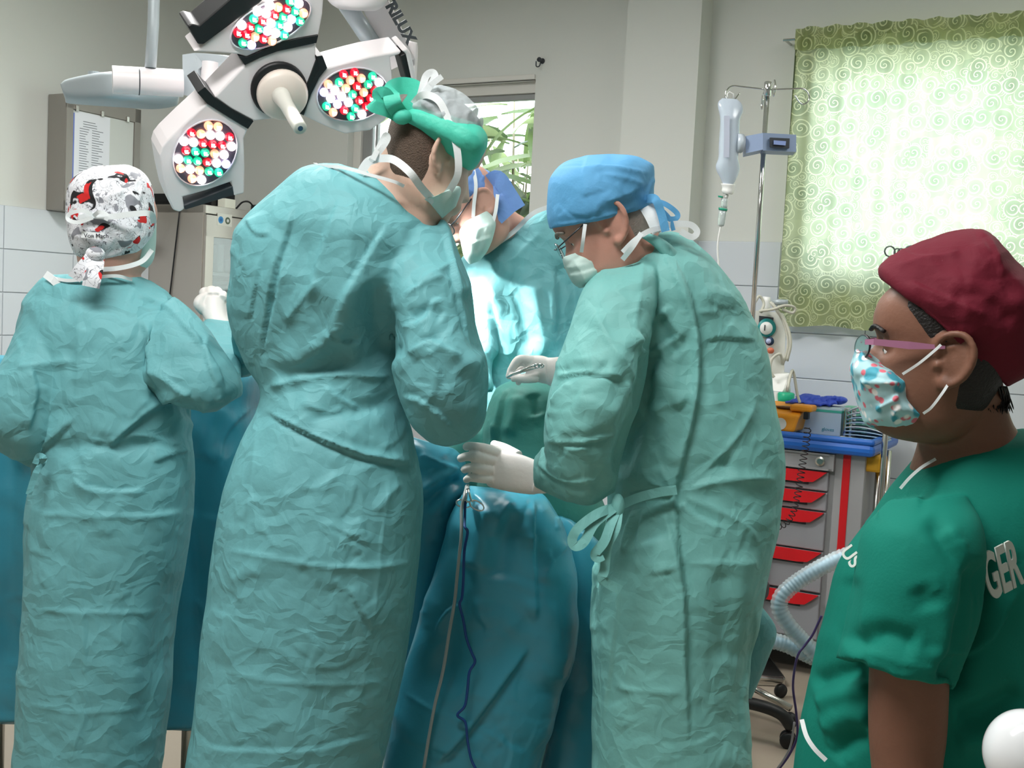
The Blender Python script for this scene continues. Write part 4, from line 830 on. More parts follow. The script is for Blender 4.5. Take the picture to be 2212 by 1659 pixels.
for pts, wd in (([(1050, 400, 2.9), (1075, 385, 2.88), (1100, 420, 2.88), (1120, 452, 2.88)], .040), ([(1050, 405, 2.9), (1070, 430, 2.88), (1085, 455, 2.88), (1098, 470, 2.88)], .046), ([(1050, 405, 2.9), (1062, 440, 2.88), (1075, 460, 2.88)], .030)):
    strap(dR, 'cap_tail', pts, wd, blueband_m, (.8, -.3, .5), .004)
m = M().loft([(1006, 478, 1052, 455, 2.86, .03), (992, 500, 1070, 476, 2.86, .06), (996, 528, 1068, 502, 2.86, .066), (1002, 555, 1054, 540, 2.86, .05), (1014, 572, 1036, 564, 2.87, .02)], 5, 30)
V, N, L, ls = remesh(m, .0035, 1); V = fold(V, N, [('f', 4, 8, [(995, 500), (1030, 492), (1066, 480)]), ('f', 4, 8, [(998, 525), (1030, 520), (1064, 506)]), ('v', 4, 8, [(1050, 470), (1040, 510), (1030, 555)])], facet=.5); mk_np('face_mask', V, L, ls, mask_m, dR)
for pts in ([(1022, 362, 2.86), (1028, 400, 2.84), (1024, 440, 2.84), (1022, 470, 2.84)], [(1075, 420, 2.86), (1070, 460, 2.84), (1058, 500, 2.84), (1050, 530, 2.85)]): strap(dR, 'tie', pts, .009, white_tie, (1, -.2, 0))
gd = thing('eyeglasses', 'thin dark-framed eyeglasses on the far-side surgeon with the violet cap', 'glasses', MD @ Vector((0, .095, 0)))
for sx in (-1, 1):
    lensdisc(gd, MD, sx, lens_m, .0014); M().tube([MD @ Vector((sx * .057, .097, 0)), MD @ Vector((sx * .074, .086, .002)), MD @ Vector((sx * .0775, .01, .022))], .0018, 6).obj('temple', rim_m, gd, True)
M().tube([MD @ Vector((-.009, .102, -.002)), MD @ Vector((.009, .102, -.002))], .0015, 6).obj('bridge', rim_m, gd, True)

# ---- scrub nurse on the left with the printed cap
aR = thing('person', 'scrub nurse on the left seen from behind in a white printed cap', 'person', Vector((P(210, 1659, 2.4).x, 2.4, 0)))
MA = head_mat(P(246, 494, 2.40), -32, 8, 2, .94)
m = M(); head_shape(m, MA, .75)
m.loft([(190, 545, 300, 545, 2.41, .055), (197, 580, 296, 580, 2.41, .055), (170, 610, 310, 615, 2.42, .07)], 4, 28)
m.loft([(130, 640, 340, 640, 2.43, .07), (110, 800, 380, 800, 2.43, .1), (120, 1000, 380, 1000, 2.43, .1)], 4, 28)
legs(m, *P(215, 1500, 2.43).to_2d(), hip=.8); person_body(aR, m, .0046, skinA, 2)
AC = [('s', 4, 14, [(175, 640), (174, 760), (170, 880), (160, 960)]), ('g', 12, 30, [(230, 975), (330, 880), (400, 860), (415, 835)]), ('v', 12, 26, [(320, 830), (380, 860), (430, 905)]), ('g', 8, 24, [(300, 690), (330, 780), (350, 850)]), ('f', 8, 26, [(70, 790), (80, 850), (60, 930)]),
 ('s', 8, 18, [(30, 795), (70, 790), (110, 785), (160, 780)]), ('g', 9, 20, [(20, 990), (60, 985), (110, 960), (170, 900)]), ('s', 6, 14, [(310, 800), (350, 810), (400, 850), (440, 880)]), ('g', 7, 16, [(440, 720), (445, 780), (470, 840)]), ('f', 6, 14, [(385, 690), (420, 720), (470, 790), (490, 850)]),
 ('v', 10, 22, [(110, 985), (190, 960), (290, 960), (400, 945)]), ('s', 8, 18, [(180, 940), (240, 955), (300, 940), (400, 965)]), ('f', 8, 18, [(160, 1020), (190, 1050), (250, 1060), (320, 1055)]), ('g', 7, 16, [(330, 1000), (370, 985), (410, 975)]), ('s', 5, 12, [(150, 1000), (175, 1030), (200, 1045)]),
 ('s', 3, 8, [(78, 1108), (160, 1108), (280, 1114), (370, 1112), (412, 1100)]), ('f', 3, 14, [(78, 1108), (280, 1114), (412, 1100)]), ('s', 3, 8, [(75, 1338), (100, 1315), (180, 1322), (280, 1322), (380, 1322)]), ('f', 3, 14, [(100, 1315), (180, 1322), (360, 1324)]), ('s', 3, 8, [(62, 1520), (120, 1530), (185, 1538), (330, 1530)]),
 ('s', 2.6, 8, [(160, 1110), (172, 1220), (178, 1330), (184, 1430), (184, 1540)]), ('s', 3, 9, [(150, 1650), (175, 1570), (186, 1540)]), ('v', 10, 30, [(390, 1230), (350, 1350), (330, 1480), (300, 1600)]), ('g', 6, 20, [(290, 640), (370, 680), (440, 760)])]
gown(aR, 'surgical_gown', [
 [(140, 594, 285, 598, 2.42, .035), (102, 600, 320, 612, 2.42, .075), (62, 645, 365, 648, 2.43, .11), (42, 710, 405, 700, 2.43, .135), (50, 790, 415, 770, 2.43, .14), (62, 870, 408, 850, 2.43, .14), (82, 950, 404, 920, 2.43, .14), (86, 1010, 412, 990, 2.43, .145), (76, 1100, 413, 1090, 2.43, .155),
  (70, 1200, 398, 1200, 2.43, .16), (66, 1300, 382, 1300, 2.43, .16), (62, 1400, 368, 1400, 2.43, .16), (56, 1500, 362, 1500, 2.43, .16), (48, 1600, 350, 1600, 2.43, .16), (36, 1700, 338, 1700, 2.43, .165), (36, 1900, 335, 1900, 2.43, .165)],
 [(60, 650, 190, 690, 2.4, .06), (22, 760, 160, 790, 2.36, .08), (-16, 840, 130, 880, 2.34, .085), (-45, 910, 105, 965, 2.34, .08), (-40, 955, 60, 1005, 2.36, .05)],
 [(290, 760, 375, 648, 2.40, .065), (330, 830, 440, 700, 2.36, .08), (375, 868, 488, 765, 2.34, .08), (430, 886, 520, 822, 2.34, .065), (470, 888, 524, 855, 2.35, .035)],
 [(430, 800, 520, 850, 2.36, .045), (430, 740, 520, 760, 2.46, .045), (440, 700, 505, 704, 2.55, .038), (448, 690, 498, 692, 2.58, .03)]],
 .005, gown_m, AC, rnd=80, seed=31, rbox=(30, 640, 480, 1640), low=2.2)
def print_mat():
    m = bpy.data.materials.new('printed_cloth'); m.use_nodes = True; nt = m.node_tree; n = nt.nodes; l = nt.links; b = n['Principled BSDF']; b.inputs['Roughness'].default_value = .75
    t = n.new('ShaderNodeTexCoord'); last = None
    base = n.new('ShaderNodeRGB'); base.outputs[0].default_value = srgb((232, 234, 240)); last = base.outputs[0]
    def layer(last, scale, lo, hi, col, off, thr=None, dist=1.0):
        mp = n.new('ShaderNodeMapping'); mp.inputs['Location'].default_value = off; l.new(t.outputs['Object'], mp.inputs[0])
        no = n.new('ShaderNodeTexNoise'); no.inputs['Scale'].default_value = scale; no.inputs['Detail'].default_value = 1.5; no.inputs['Distortion'].default_value = dist; l.new(mp.outputs[0], no.inputs['Vector'])
        r = n.new('ShaderNodeValToRGB'); r.color_ramp.interpolation = 'LINEAR'; e = r.color_ramp.elements; e[0].position = lo; e[0].color = (0, 0, 0, 1); e[1].position = lo + .012; e[1].color = (1, 1, 1, 1)
        if hi < 1: q = e.new(hi); q.color = (1, 1, 1, 1); q = e.new(hi + .01); q.color = (0, 0, 0, 1)
        l.new(no.outputs[0], r.inputs[0]); mx = n.new('ShaderNodeMix'); mx.data_type = 'RGBA'; l.new(r.outputs[0], mx.inputs[0]); l.new(last, mx.inputs[6]); mx.inputs[7].default_value = srgb(col); return mx.outputs[2]
    last = layer(last, 30, .495, .515, (90, 92, 100), (2, 1, 0), dist=2.5)
    last = layer(last, 30, .49, .50, (110, 112, 122), (7, 3, 1), dist=1.5)
    last = layer(last, 24, .61, 2, (140, 142, 150), (5, 5, 2))
    last = layer(last, 21, .625, 2, (24, 24, 28), (0, 0, 3))
    last = layer(last, 21, .668, 2, (206, 34, 34), (.006, .0, 3.004))
    last = layer(last, 26, .685, 2, (206, 34, 34), (9, 2, 3))
    l.new(last, b.inputs['Base Color']); return m
prm = print_mat()
m = M().loft([(186, 572, 300, 548, 2.38, .05), (160, 540, 326, 510, 2.39, .088), (148, 490, 333, 470, 2.40, .104), (146, 440, 328, 425, 2.40, .108), (152, 400, 316, 390, 2.40, .104), (172, 372, 298, 368, 2.40, .088), (202, 356, 272, 354, 2.40, .05)], 6, 48)
V, N, L, ls = remesh(m, .0036, 2)
V = fold(V, N, [('g', 3, 12, [(240, 470), (290, 460), (330, 450)]), ('f', 3, 12, [(200, 560), (260, 545), (320, 500)]), ('g', 4, 10, [(180, 570), (170, 540), (165, 500)]), ('s', 3, 14, [(165, 410), (220, 425), (270, 410)]), ('f', 3, 12, [(310, 400), (300, 450), (310, 500)])], rnd=36, seed=6, rbox=(160, 370, 325, 560), ramp=(.5, 1.8), rlen=(20, 70)); mk_np('printed_cap', V, L, ls, prm, aR)
for pts, wd in (([(205, 545, 2.30), (190, 565, 2.28), (172, 585, 2.27), (160, 602, 2.27)], .026), ([(208, 545, 2.30), (205, 575, 2.28), (200, 600, 2.27), (196, 620, 2.27)], .034)): strap(aR, 'cap_tail', pts, wd, prm, (1, -.2, .1), .004)
M().ball(P(206, 548, 2.29), .018, 10, (1.1, .8, .8)).obj('cap_knot', prm, aR, True)
lbm = M().ribbon([P(176, 506, 2.298), P(200, 509, 2.292), P(226, 511, 2.292)], .014, .0015, (0, 0, 1)); lbo = lbm.obj('cap_label', white_tie, aR)
def text(name, body, size, origin, xdir, ydir, mt, parent, ext=.0006, bold=0, sx=1):
    cu = bpy.data.curves.new(name, 'FONT'); cu.body = body; cu.size = size; cu.extrude = ext; cu.offset = bold; cu.materials.append(mt)
    o = bpy.data.objects.new('t', cu); COL.objects.link(o); dg = bpy.context.evaluated_depsgraph_get(); dg.update(); me = bpy.data.meshes.new_from_object(o.evaluated_get(dg)); bpy.data.objects.remove(o)
    for v in me.vertices: v.co.x *= sx
    o = bpy.data.objects.new(name, me); COL.objects.link(o); x = Vector(xdir).normalized(); y = Vector(ydir); y = (y - x * y.dot(x)).normalized(); z = x.cross(y)
    mx_ = Matrix((x, y, z)).transposed().to_4x4(); mx_.translation = Vector(origin) - worg(parent); o.parent = parent; o.matrix_local = mx_; return o
text('label_script', 'Von Mach', .0125, P(181, 513, 2.289), P(226, 514, 2.289) - P(181, 513, 2.289), (0, 0, 1), mat('ink_dark', (50, 50, 60), .7), aR)
for pts, wd in (([(332, 482, 2.36), (326, 462, 2.31), (290, 462, 2.295), (240, 468, 2.292), (195, 466, 2.295), (170, 472, 2.30)], .012), ([(205, 468, 2.29), (180, 455, 2.28), (150, 462, 2.28), (148, 475, 2.28), (170, 480, 2.28), (200, 470, 2.28)], .008), ([(200, 468, 2.29), (215, 458, 2.28), (232, 465, 2.28), (228, 476, 2.28)], .008),
                ([(215, 582, 2.34), (250, 580, 2.33), (285, 573, 2.335), (310, 562, 2.36), (328, 540, 2.40)], .010)): strap(aR, 'tie', pts, wd, white_tie, (0, -.2, 1))
M().loft([(320, 480, 333, 480, 2.42, .03), (310, 530, 331, 530, 2.43, .04), (296, 570, 326, 565, 2.43, .04), (290, 590, 310, 585, 2.43, .02)], 5, 24).obj('face_mask', mask_m, aR, True)
strap(aR, 'neckline', [(112, 600, 2.35), (150, 606, 2.33), (200, 600, 2.32), (250, 596, 2.33), (285, 604, 2.36)], .007, white_tie, (0, 0, 1), .004)
M().ribbon([P(98, 592, 2.35), P(114, 604, 2.34), P(128, 618, 2.34)], .016, .002, (.6, 0, .6)).obj('collar_tab', white_tie, aR)
for pts in ([(80, 990, 2.27), (95, 995, 2.27), (78, 1020, 2.26), (62, 1068, 2.26)], [(85, 1000, 2.27), (95, 990, 2.25), (84, 985, 2.26), (76, 1002, 2.26)]): strap(aR, 'waist_tie', pts, .012, gown_m, (.8, 0, .3), .002)
glove(aR, [(448, 700, 496, 702, 2.585, .024), (438, 678, 490, 680, 2.60, .03), (434, 658, 486, 655, 2.61, .03), (442, 640, 480, 640, 2.61, .022)],
      [[(446, 645, 2.60), (440, 632, 2.62), (448, 630, 2.64), (456, 640, 2.65)], [(456, 640, 2.60), (454, 628, 2.62), (462, 628, 2.64), (468, 640, 2.65)], [(468, 640, 2.60), (468, 628, 2.62), (474, 632, 2.64), (476, 645, 2.65)], [(480, 645, 2.60), (482, 636, 2.62), (484, 642, 2.64), (482, 655, 2.65)], [(440, 672, 2.59), (428, 658, 2.58), (432, 646, 2.59), (444, 640, 2.60)]],
      [.012, .012, .011, .010, .012], [(450, 715, 498, 715, 2.56, .03), (449, 695, 496, 697, 2.585, .027)])

# ---- woman in green scrubs on the right
eR = thing('person', 'woman in green scrubs and a maroon cap watching from the right edge', 'person', Vector((P(2060, 1500, 1.6).x, 1.6, 0)))
ME = head_mat(P(2024, 762, 1.52), 72, -5, 0, .97)
m = M(); head_shape(m, ME, 1.14)
m.loft([(2000, 800, 2150, 760, 1.53, .06), (1990, 900, 2165, 860, 1.54, .058), (1985, 960, 2190, 930, 1.55, .06), (1960, 1030, 2240, 960, 1.56, .08)], 5, 36)
m.loft([(1900, 1100, 2260, 1060, 1.57, .1), (1850, 1300, 2280, 1300, 1.57, .1), (1800, 1500, 2280, 1500, 1.57, .11), (1770, 1800, 2280, 1800, 1.57, .11)], 4, 30)
m.loft([(1930, 1180, 2040, 1180, 1.46, .03), (1890, 1350, 2050, 1370, 1.42, .05), (1882, 1450, 2044, 1470, 1.415, .053), (1880, 1580, 2040, 1590, 1.415, .050), (1888, 1680, 2030, 1680, 1.415, .047), (1905, 1850, 2020, 1860, 1.40, .04), (1915, 1980, 1995, 1985, 1.41, .028)], 5, 36)
legs(m, P(2060, 1500, 1.58).x, 1.6, hip=.75, foot=(-1, 0), side=(.4, .9), gap=.07)
person_body(eR, m, .0034, skinE, 3); eyes(eR, ME, blackhair_m)
glove(eR, [(1915, 1970, 1998, 1975, 1.41, .016), (1905, 2020, 2000, 2030, 1.41, .016), (1905, 2070, 1995, 2075, 1.42, .013)],
      [[(1912, 2070, 1.42), (1908, 2110, 1.43), (1915, 2150, 1.44)], [(1935, 2072, 1.42), (1933, 2120, 1.43), (1938, 2165, 1.44)], [(1960, 2072, 1.42), (1960, 2120, 1.43), (1962, 2160, 1.44)], [(1985, 2070, 1.42), (1985, 2105, 1.43), (1984, 2135, 1.44)], [(1900, 2010, 1.40), (1880, 2050, 1.40), (1875, 2085, 1.41)]], [.0085, .0088, .0085, .0075, .010], None, 'hand', skinE)
EC = [('f', 6, 14, [(1890, 1125), (1930, 1085), (1990, 1075), (1998, 1080)]), ('v', 8, 22, [(2000, 1110), (2050, 1180), (2100, 1250), (2110, 1300)]), ('r', 6, 18, [(2040, 1130), (2080, 1200), (2110, 1290)]), ('v', 18, 26, [(2120, 1200), (2112, 1280), (2090, 1360), (2060, 1450), (2050, 1520)]),
 ('v', 12, 26, [(1820, 1400), (1900, 1370), (1990, 1400)]), ('r', 10, 26, [(1760, 1520), (1820, 1500), (1880, 1480)]), ('v', 10, 22, [(1750, 1480), (1810, 1460), (1880, 1450)]), ('r', 9, 24, [(1780, 1580), (1830, 1545), (1885, 1550)]), ('v', 10, 20, [(1800, 1640), (1840, 1600), (1880, 1590)]), ('g', 9, 24, [(2060, 1440), (2140, 1380), (2200, 1280)]),
 ('v', 12, 30, [(2060, 1560), (2130, 1540), (2210, 1490)]), ('r', 8, 26, [(2060, 1600), (2130, 1590), (2200, 1560)]), ('v', 4, 22, [(1835, 1240), (1835, 1330), (1820, 1400)]), ('s', 2.5, 6, [(1822, 1398), (1900, 1418), (1980, 1440), (2060, 1452)]), ('r', 7, 30, [(2010, 1300), (2040, 1380), (2060, 1440)]), ('v', 5, 26, [(1980, 1260), (2010, 1340), (2020, 1420)]),
 ('s', 3, 7, [(1990, 968), (2060, 945), (2130, 945), (2210, 935)]), ('s', 4, 10, [(1785, 1560), (1800, 1620), (1850, 1650)])]
gown(eR, 'scrub_top', [
 [(2010, 955, 2210, 925, 1.57, .05), (1965, 1010, 2260, 950, 1.57, .09), (1925, 1060, 2310, 1010, 1.58, .12), (1880, 1130, 2340, 1090, 1.58, .14), (1838, 1185, 2350, 1180, 1.58, .15), (1812, 1230, 2350, 1230, 1.58, .15), (1790, 1310, 2340, 1310, 1.58, .15), (1768, 1400, 2330, 1400, 1.58, .15),
  (1748, 1500, 2320, 1500, 1.58, .155), (1733, 1580, 2325, 1580, 1.58, .16), (1718, 1680, 2330, 1680, 1.58, .165), (1705, 1850, 2340, 1850, 1.58, .165)],
 [(1915, 1090, 2080, 1070, 1.47, .05), (1872, 1150, 2110, 1140, 1.44, .08), (1852, 1240, 2115, 1250, 1.425, .088), (1835, 1320, 2098, 1350, 1.42, .086), (1822, 1390, 2065, 1435, 1.415, .084), (1815, 1422, 2046, 1482, 1.415, .083), (1815, 1426, 2044, 1488, 1.415, .076)]],
 .0044, scrub_m, EC, rnd=20, seed=41, rbox=(1760, 1000, 2212, 1640), low=1.0, ramp=(.6, 1.6), smooth=4, facet=.3)
m = M().loft([(1906, 600, 2172, 832, 1.52, .086), (1910, 578, 2222, 800, 1.52, .104), (1950, 548, 2258, 750, 1.52, .110), (2000, 524, 2268, 690, 1.52, .108), (2050, 508, 2250, 625, 1.52, .094), (2095, 503, 2215, 575, 1.52, .055), (2125, 512, 2180, 548, 1.52, .025)], 6, 52)
V, N, L, ls = remesh(m, .0036, 3)
V = fold(V, N, [('v', 5, 22, [(2010, 560), (2080, 570), (2150, 600), (2212, 650)]), ('g', 4, 14, [(2100, 505), (2135, 540), (2170, 600)]), ('f', 4, 20, [(1960, 600), (2050, 640), (2140, 680)]), ('f', 3, 10, [(1925, 620), (2010, 690), (2100, 765), (2160, 815)]), ('v', 5, 20, [(2050, 640), (2120, 640), (2200, 700)]), ('s', 4, 16, [(1930, 580), (2000, 560), (2080, 545)])], rnd=16, seed=9, rbox=(1930, 520, 2200, 780), ramp=(.6, 1.8)); mk_np('surgical_cap', V, L, ls, maroon_m, eR)
shell(eR, 'hair', ME, lambda x, y, z: max(min(.050 - y, z - .008 - 1.1 * max(0, y - .005)), min(-.032 - y, z + .070)), blackhair_m, .02)
hs = M(); rg = random.Random(2)
for i in range(60):
    x = rg.uniform(2115, 2175); hs.tube(pc([(x, 835, 1.5 + rg.uniform(-.03, .03)), (x + rg.uniform(0, 12), 865, 1.5), (x + rg.uniform(-6, 22), 880 + rg.uniform(0, 16), 1.5 + rg.uniform(-.02, .02))], 3), [.0012] * 6 + [.0004], 4)
hs.obj('hair_strands', blackhair_m, eR, True)
def emask():
    m = bpy.data.materials.new('mask_print'); m.use_nodes = True; nt = m.node_tree; n = nt.nodes; l = nt.links; b = n['Principled BSDF']; b.inputs['Roughness'].default_value = .7
    t = n.new('ShaderNodeTexCoord'); base = n.new('ShaderNodeRGB'); base.outputs[0].default_value = srgb((176, 218, 226)); last = base.outputs[0]
    for sc, thr, col, off in ((34, .40, (70, 164, 186), 0), (60, .27, (226, 116, 132), 3), (44, .22, (250, 250, 250), 6)):
        mp = n.new('ShaderNodeMapping'); mp.inputs['Location'].default_value = (off, off, 0); l.new(t.outputs['Object'], mp.inputs[0])
        no = n.new('ShaderNodeTexVoronoi'); no.inputs['Scale'].default_value = sc; l.new(mp.outputs[0], no.inputs['Vector'])
        mr_ = n.new('ShaderNodeMapRange'); mr_.inputs[1].default_value = thr + .06; mr_.inputs[2].default_value = thr - .04; l.new(no.outputs['Distance'], mr_.inputs[0])
        mx = n.new('ShaderNodeMix'); mx.data_type = 'RGBA'; l.new(mr_.outputs[0], mx.inputs[0]); l.new(last, mx.inputs[6]); mx.inputs[7].default_value = srgb(col); last = mx.outputs[2]
    l.new(last, b.inputs['Base Color']); return m
m = M().loft([(1845, 750, 1874, 752, 1.52, .012), (1840, 775, 1915, 785, 1.52, .035), (1838, 800, 1958, 815, 1.52, .058), (1845, 830, 1960, 838, 1.52, .066), (1853, 865, 1962, 862, 1.52, .066), (1861, 895, 1992, 888, 1.52, .066), (1873, 920, 2006, 900, 1.52, .060), (1902, 936, 1996, 924, 1.52, .045), (1925, 938, 1975, 934, 1.52, .02)], 6, 48)
V, N, L, ls = remesh(m, .003, 2)
V = fold(V, N, [('s', 4, 10, [(1850, 822), (1880, 828), (1955, 826)]), ('f', 3, 12, [(1850, 818), (1955, 822)]), ('s', 3.5, 8, [(1882, 888), (1920, 868), (1950, 850)]), ('f', 3.5, 10, [(1880, 890), (1950, 852)]), ('s', 4, 12, [(1935, 935), (1930, 900), (1948, 880)])], rnd=8, seed=3, rbox=(1850, 780, 1990, 930), ramp=(.5, 1.2)); mk_np('face_mask', V, L, ls, emask(), eR)
for pts in ([(1950, 808, 1.455), (1985, 785, 1.435), (2018, 758, 1.432), (2032, 745, 1.44)], [(1995, 893, 1.455), (2012, 880, 1.44), (2035, 850, 1.435), (2048, 830, 1.44)]): strap(eR, 'ear_loop', pts, .0035, white_tie, (.4, -.4, .8))
strap(eR, 'collar_trim', [(2020, 992, 1.50), (1990, 1010, 1.485), (1965, 1032, 1.485), (1945, 1055, 1.49)], .004, white_tie, (0, 0, 1), .003)
strap(eR, 'pocket_cord', [(1732, 1555, 1.46), (1742, 1590, 1.445), (1760, 1618, 1.435), (1784, 1642, 1.43)], .006, white_tie, (.8, 0, .5), .004)
txm = mat('print_white', (205, 214, 208), .8)
text('back_lettering', 'GER', .092, P(2137, 1296, 1.412), P(2212, 1256, 1.43) - P(2137, 1296, 1.412), (.15, 0, 1), txm, eR, .0012, .002, .34)
text('sleeve_lettering', 'US', .026, P(1815, 1192, 1.47), P(1838, 1225, 1.45) - P(1815, 1192, 1.47), (.5, 0, .8), txm, eR, .0008, .0005)
ge = thing('eyeglasses', 'pink-armed eyeglasses worn by the woman in green scrubs', 'glasses', ME @ Vector((0, .1, 0)))
pk = mat('temple_pink', (176, 118, 150), .4, .2)
for sx in (-1, 1):
    lensdisc(ge, ME, sx, lens_m, .0012, mat('rim_dark', (60, 52, 60), .3, .5), .42); M().ribbon([ME @ Vector((sx * .057, .097, .002)), ME @ Vector((sx * .073, .086, .004)), ME @ Vector((sx * .079, .04, .006)), ME @ Vector((sx * .081, -.005, .010))], [.007, .008, .010, .004], .0018, (0, 0, 1)).obj('temple', pk, ge, False)
M().tube([ME @ Vector((-.009, .102, 0)), ME @ Vector((.009, .102, 0))], .0015, 6).obj('bridge', pk, ge, True)
M().lathe([(.005, 0), (.006, .008), (.004, .02), (.001, .024)], P(2088, 775, 1.46), (1, 0, 0), 14).obj('loop_toggle', mat('toggle', (225, 225, 225), .2), eR, True)
# ------------------------------------------------------------ operating light
LN = Vector((.40, -.78, -.48)).normalized(); LP0 = P(600, 200, 2.65)
def PL(px, py, off=0): return hit(px, py, LP0 + LN * off, LN)
EV = P(576, 166, 2.70) - P(600, 200, 2.65)
lt = thing('surgical_light', 'white three-lobed surgical light with lit multicoloured bulbs above the tall surgeon', 'lamp', P(600, 200, 2.7))
def plate(name, pts, mt, off=0, t=1.0, par=None, bev=True, w=.004):
    m = M().prism([PL(*p, off) for p in pts], EV * t); o = m.obj(name, mt, par or lt)
    if bev:
        b = o.modifiers.new('b', 'BEVEL'); b.width = w; b.segments = 3; b.limit_method = 'ANGLE'
    return o
plate('centre_housing', [(463, 210), (528, 142), (562, 124), (600, 111), (683, 94), (682, 122), (690, 152), (672, 190), (650, 248), (625, 262), (590, 257), (548, 262), (500, 236)], lampw_m)
lobes = []
lobes.append(plate('lobe', [(447, 223), (490, 250), (536, 278), (527, 300), (529, 360), (528, 418), (506, 424), (500, 393), (445, 412), (395, 426), (399, 452), (388, 459), (374, 454), (362, 425), (352, 380), (345, 335), (350, 318), (362, 303), (400, 266)], lampw_m))
lobes.append(plate('lobe', [(418, 112), (438, 98), (470, 72), (502, 44), (535, 15), (560, -12), (700, -14), (697, 30), (688, 77), (640, 85), (600, 95), (533, 124), (515, 118), (470, 114)], lampw_m))
lobes.append(plate('lobe', [(704, 148), (750, 135), (800, 122), (868, 110), (864, 118), (843, 124), (850, 180), (852, 238), (830, 262), (800, 282), (745, 290), (700, 272), (655, 250), (672, 200), (692, 165)], lampw_m))
plate('hinge_strip', [(443, 188), (463, 210), (500, 236), (548, 262), (536, 279), (490, 251), (447, 224), (426, 200)], black_m, .004, 1.06, w=.001)
plate('hinge_strip', [(515, 121), (529, 141), (562, 125), (600, 111), (684, 93), (688, 76), (640, 84), (600, 94), (533, 124)], black_m, .004, 1.06, w=.001)
plate('hinge_strip', [(682, 121), (692, 150), (672, 190), (650, 248), (641, 240), (655, 205), (688, 150), (704, 148), (694, 165), (672, 205), (655, 252), (650, 250)][:6] + [(683, 130)], black_m, .004, 1.06, w=.001)
plate('hinge_strip', [(684, 122), (697, 120), (707, 147), (690, 168), (672, 205), (656, 250), (642, 242), (655, 210), (690, 150)], black_m, .005, 1.06, w=.001)
plate('handle_bar', [(405, 57), (415, 52), (430, 56), (470, 22), (500, -4), (580, -12), (560, 8), (530, 30), (440, 96), (428, 96)], black_m, .006, .9, w=.003)
plate('handle_bar', [(396, 444), (503, 402), (506, 422), (400, 454)], dark_m, .0, .5, w=.003)
plate('handle_bar', [(864, 121), (877, 115), (893, 186), (881, 184)], black_m, .0, .6, w=.003)
plate('handle_guard', [(868, 110), (880, 104), (888, 116), (905, 190), (893, 188), (877, 116)], lampw_m, .002, .9)
# lenses with bulbs
cols = {'w': ((255, 250, 245), 4), 'r': ((225, 20, 50), .62), 'g': ((30, 205, 160), .7), 'o': ((255, 178, 140), 1.0), 'b': ((205, 205, 255), 1.3)}
hot_m = mat('bulb_core', (255, 255, 255), .3, emit=(255, 252, 248), estr=9)
bm_ = {k: mat('bulb_' + k, c, .25, emit=c, estr=e) for k, (c, e) in cols.items()}
sphere = M().ball((0, 0, 0), .0108, 8, (1, 1, 1)); bd = {}
for k in cols:
    o = sphere.obj('bulb', bm_[k], None, True); bd[k] = o.data; o.data.materials.append(hot_m)
    for p_ in o.data.polygons:
        if p_.normal.dot(LN) > (.90 if k in 'rg' else .84): p_.material_index = 1
    bpy.data.objects.remove(o)
lens_face = mat('lens_face', (88, 76, 92), .12, coat=.6); lens_rim = mat('lens_rim', (228, 226, 236), .25)
SEQ = ['wrgbo', 'rwwogwr', 'gowrbwg', 'rgwwogr', 'owrgwbw', 'bwogwro', 'wgrbw']
def lens(cx, cy, a, b, ang, lobe, seed):
    ca, sa = math.cos(R_(ang)), math.sin(R_(ang))
    q = lambda u, v, off: PL(cx + a * u * ca - b * v * sa, cy + a * u * sa + b * v * ca, off)
    ring = [q(math.cos(t), math.sin(t), .003) for t in [2 * math.pi * i / 40 for i in range(40)]]
    lo = M().prism(ring[::-1], -LN * .012).obj('lens', lens_face, lt); M().tube(ring, .0022, 8, closed=True).obj('lens_rim', lens_rim, lo, True)
    rg = random.Random(seed); n = 0; og = worg(lo)
    for j in range(-3, 4):
        for i in range(-4, 5):
            u = (i + (.5 if j % 2 else 0)) * .31; v = j * .27
            if u * u + v * v > .80: continue
            k = rg.choice('wwwrrggobrgo'); o = bpy.data.objects.new('bulb', bd[k]); COL.objects.link(o); o.parent = lo
            o.location = q(u, v, .008) - og; n += 1
    return q(0, 0, .03)
Ls = [lens(443, 330, 78, 62, -48, 0, 1), lens(585, 50, 94, 44, -26, 1, 2), lens(762, 204, 78, 57, -10, 2, 5)]
# grip in the middle
c0_ = PL(602, 192, .0); q_ = LN
M().lathe([(.062, -.004), (.066, .0), (.066, .010), (.060, .012)], c0_, q_, 40).obj('grip_collar', black_m, lt, True)
M().lathe([(.054, .008), (.0595, .014), (.0595, .026), (.052, .036), (.030, .043), (.018, .046)], PL(606, 198), q_, 40).obj('grip_disc', mat('grip_cream', (230, 218, 208), .35), lt, True)
gd_ = (P(648, 276, 2.50) - PL(606, 205, .03)); gm_ = M().lathe([(.024, 0), (.020, .02), (.0165, .05), (.0155, gd_.length), (.012, gd_.length + .003)], PL(606, 205, .035), gd_, 24); gr = gm_.obj('grip', mat('grip_grey', (212, 212, 204), .3), lt, True)
M().lathe([(.006, 0), (.006, .0015)], PL(606, 205, .035) + gd_ + gd_.normalized() * .0025, gd_, 16).obj('camera_eye', mat('eye_blue', (50, 80, 110), .2), gr)
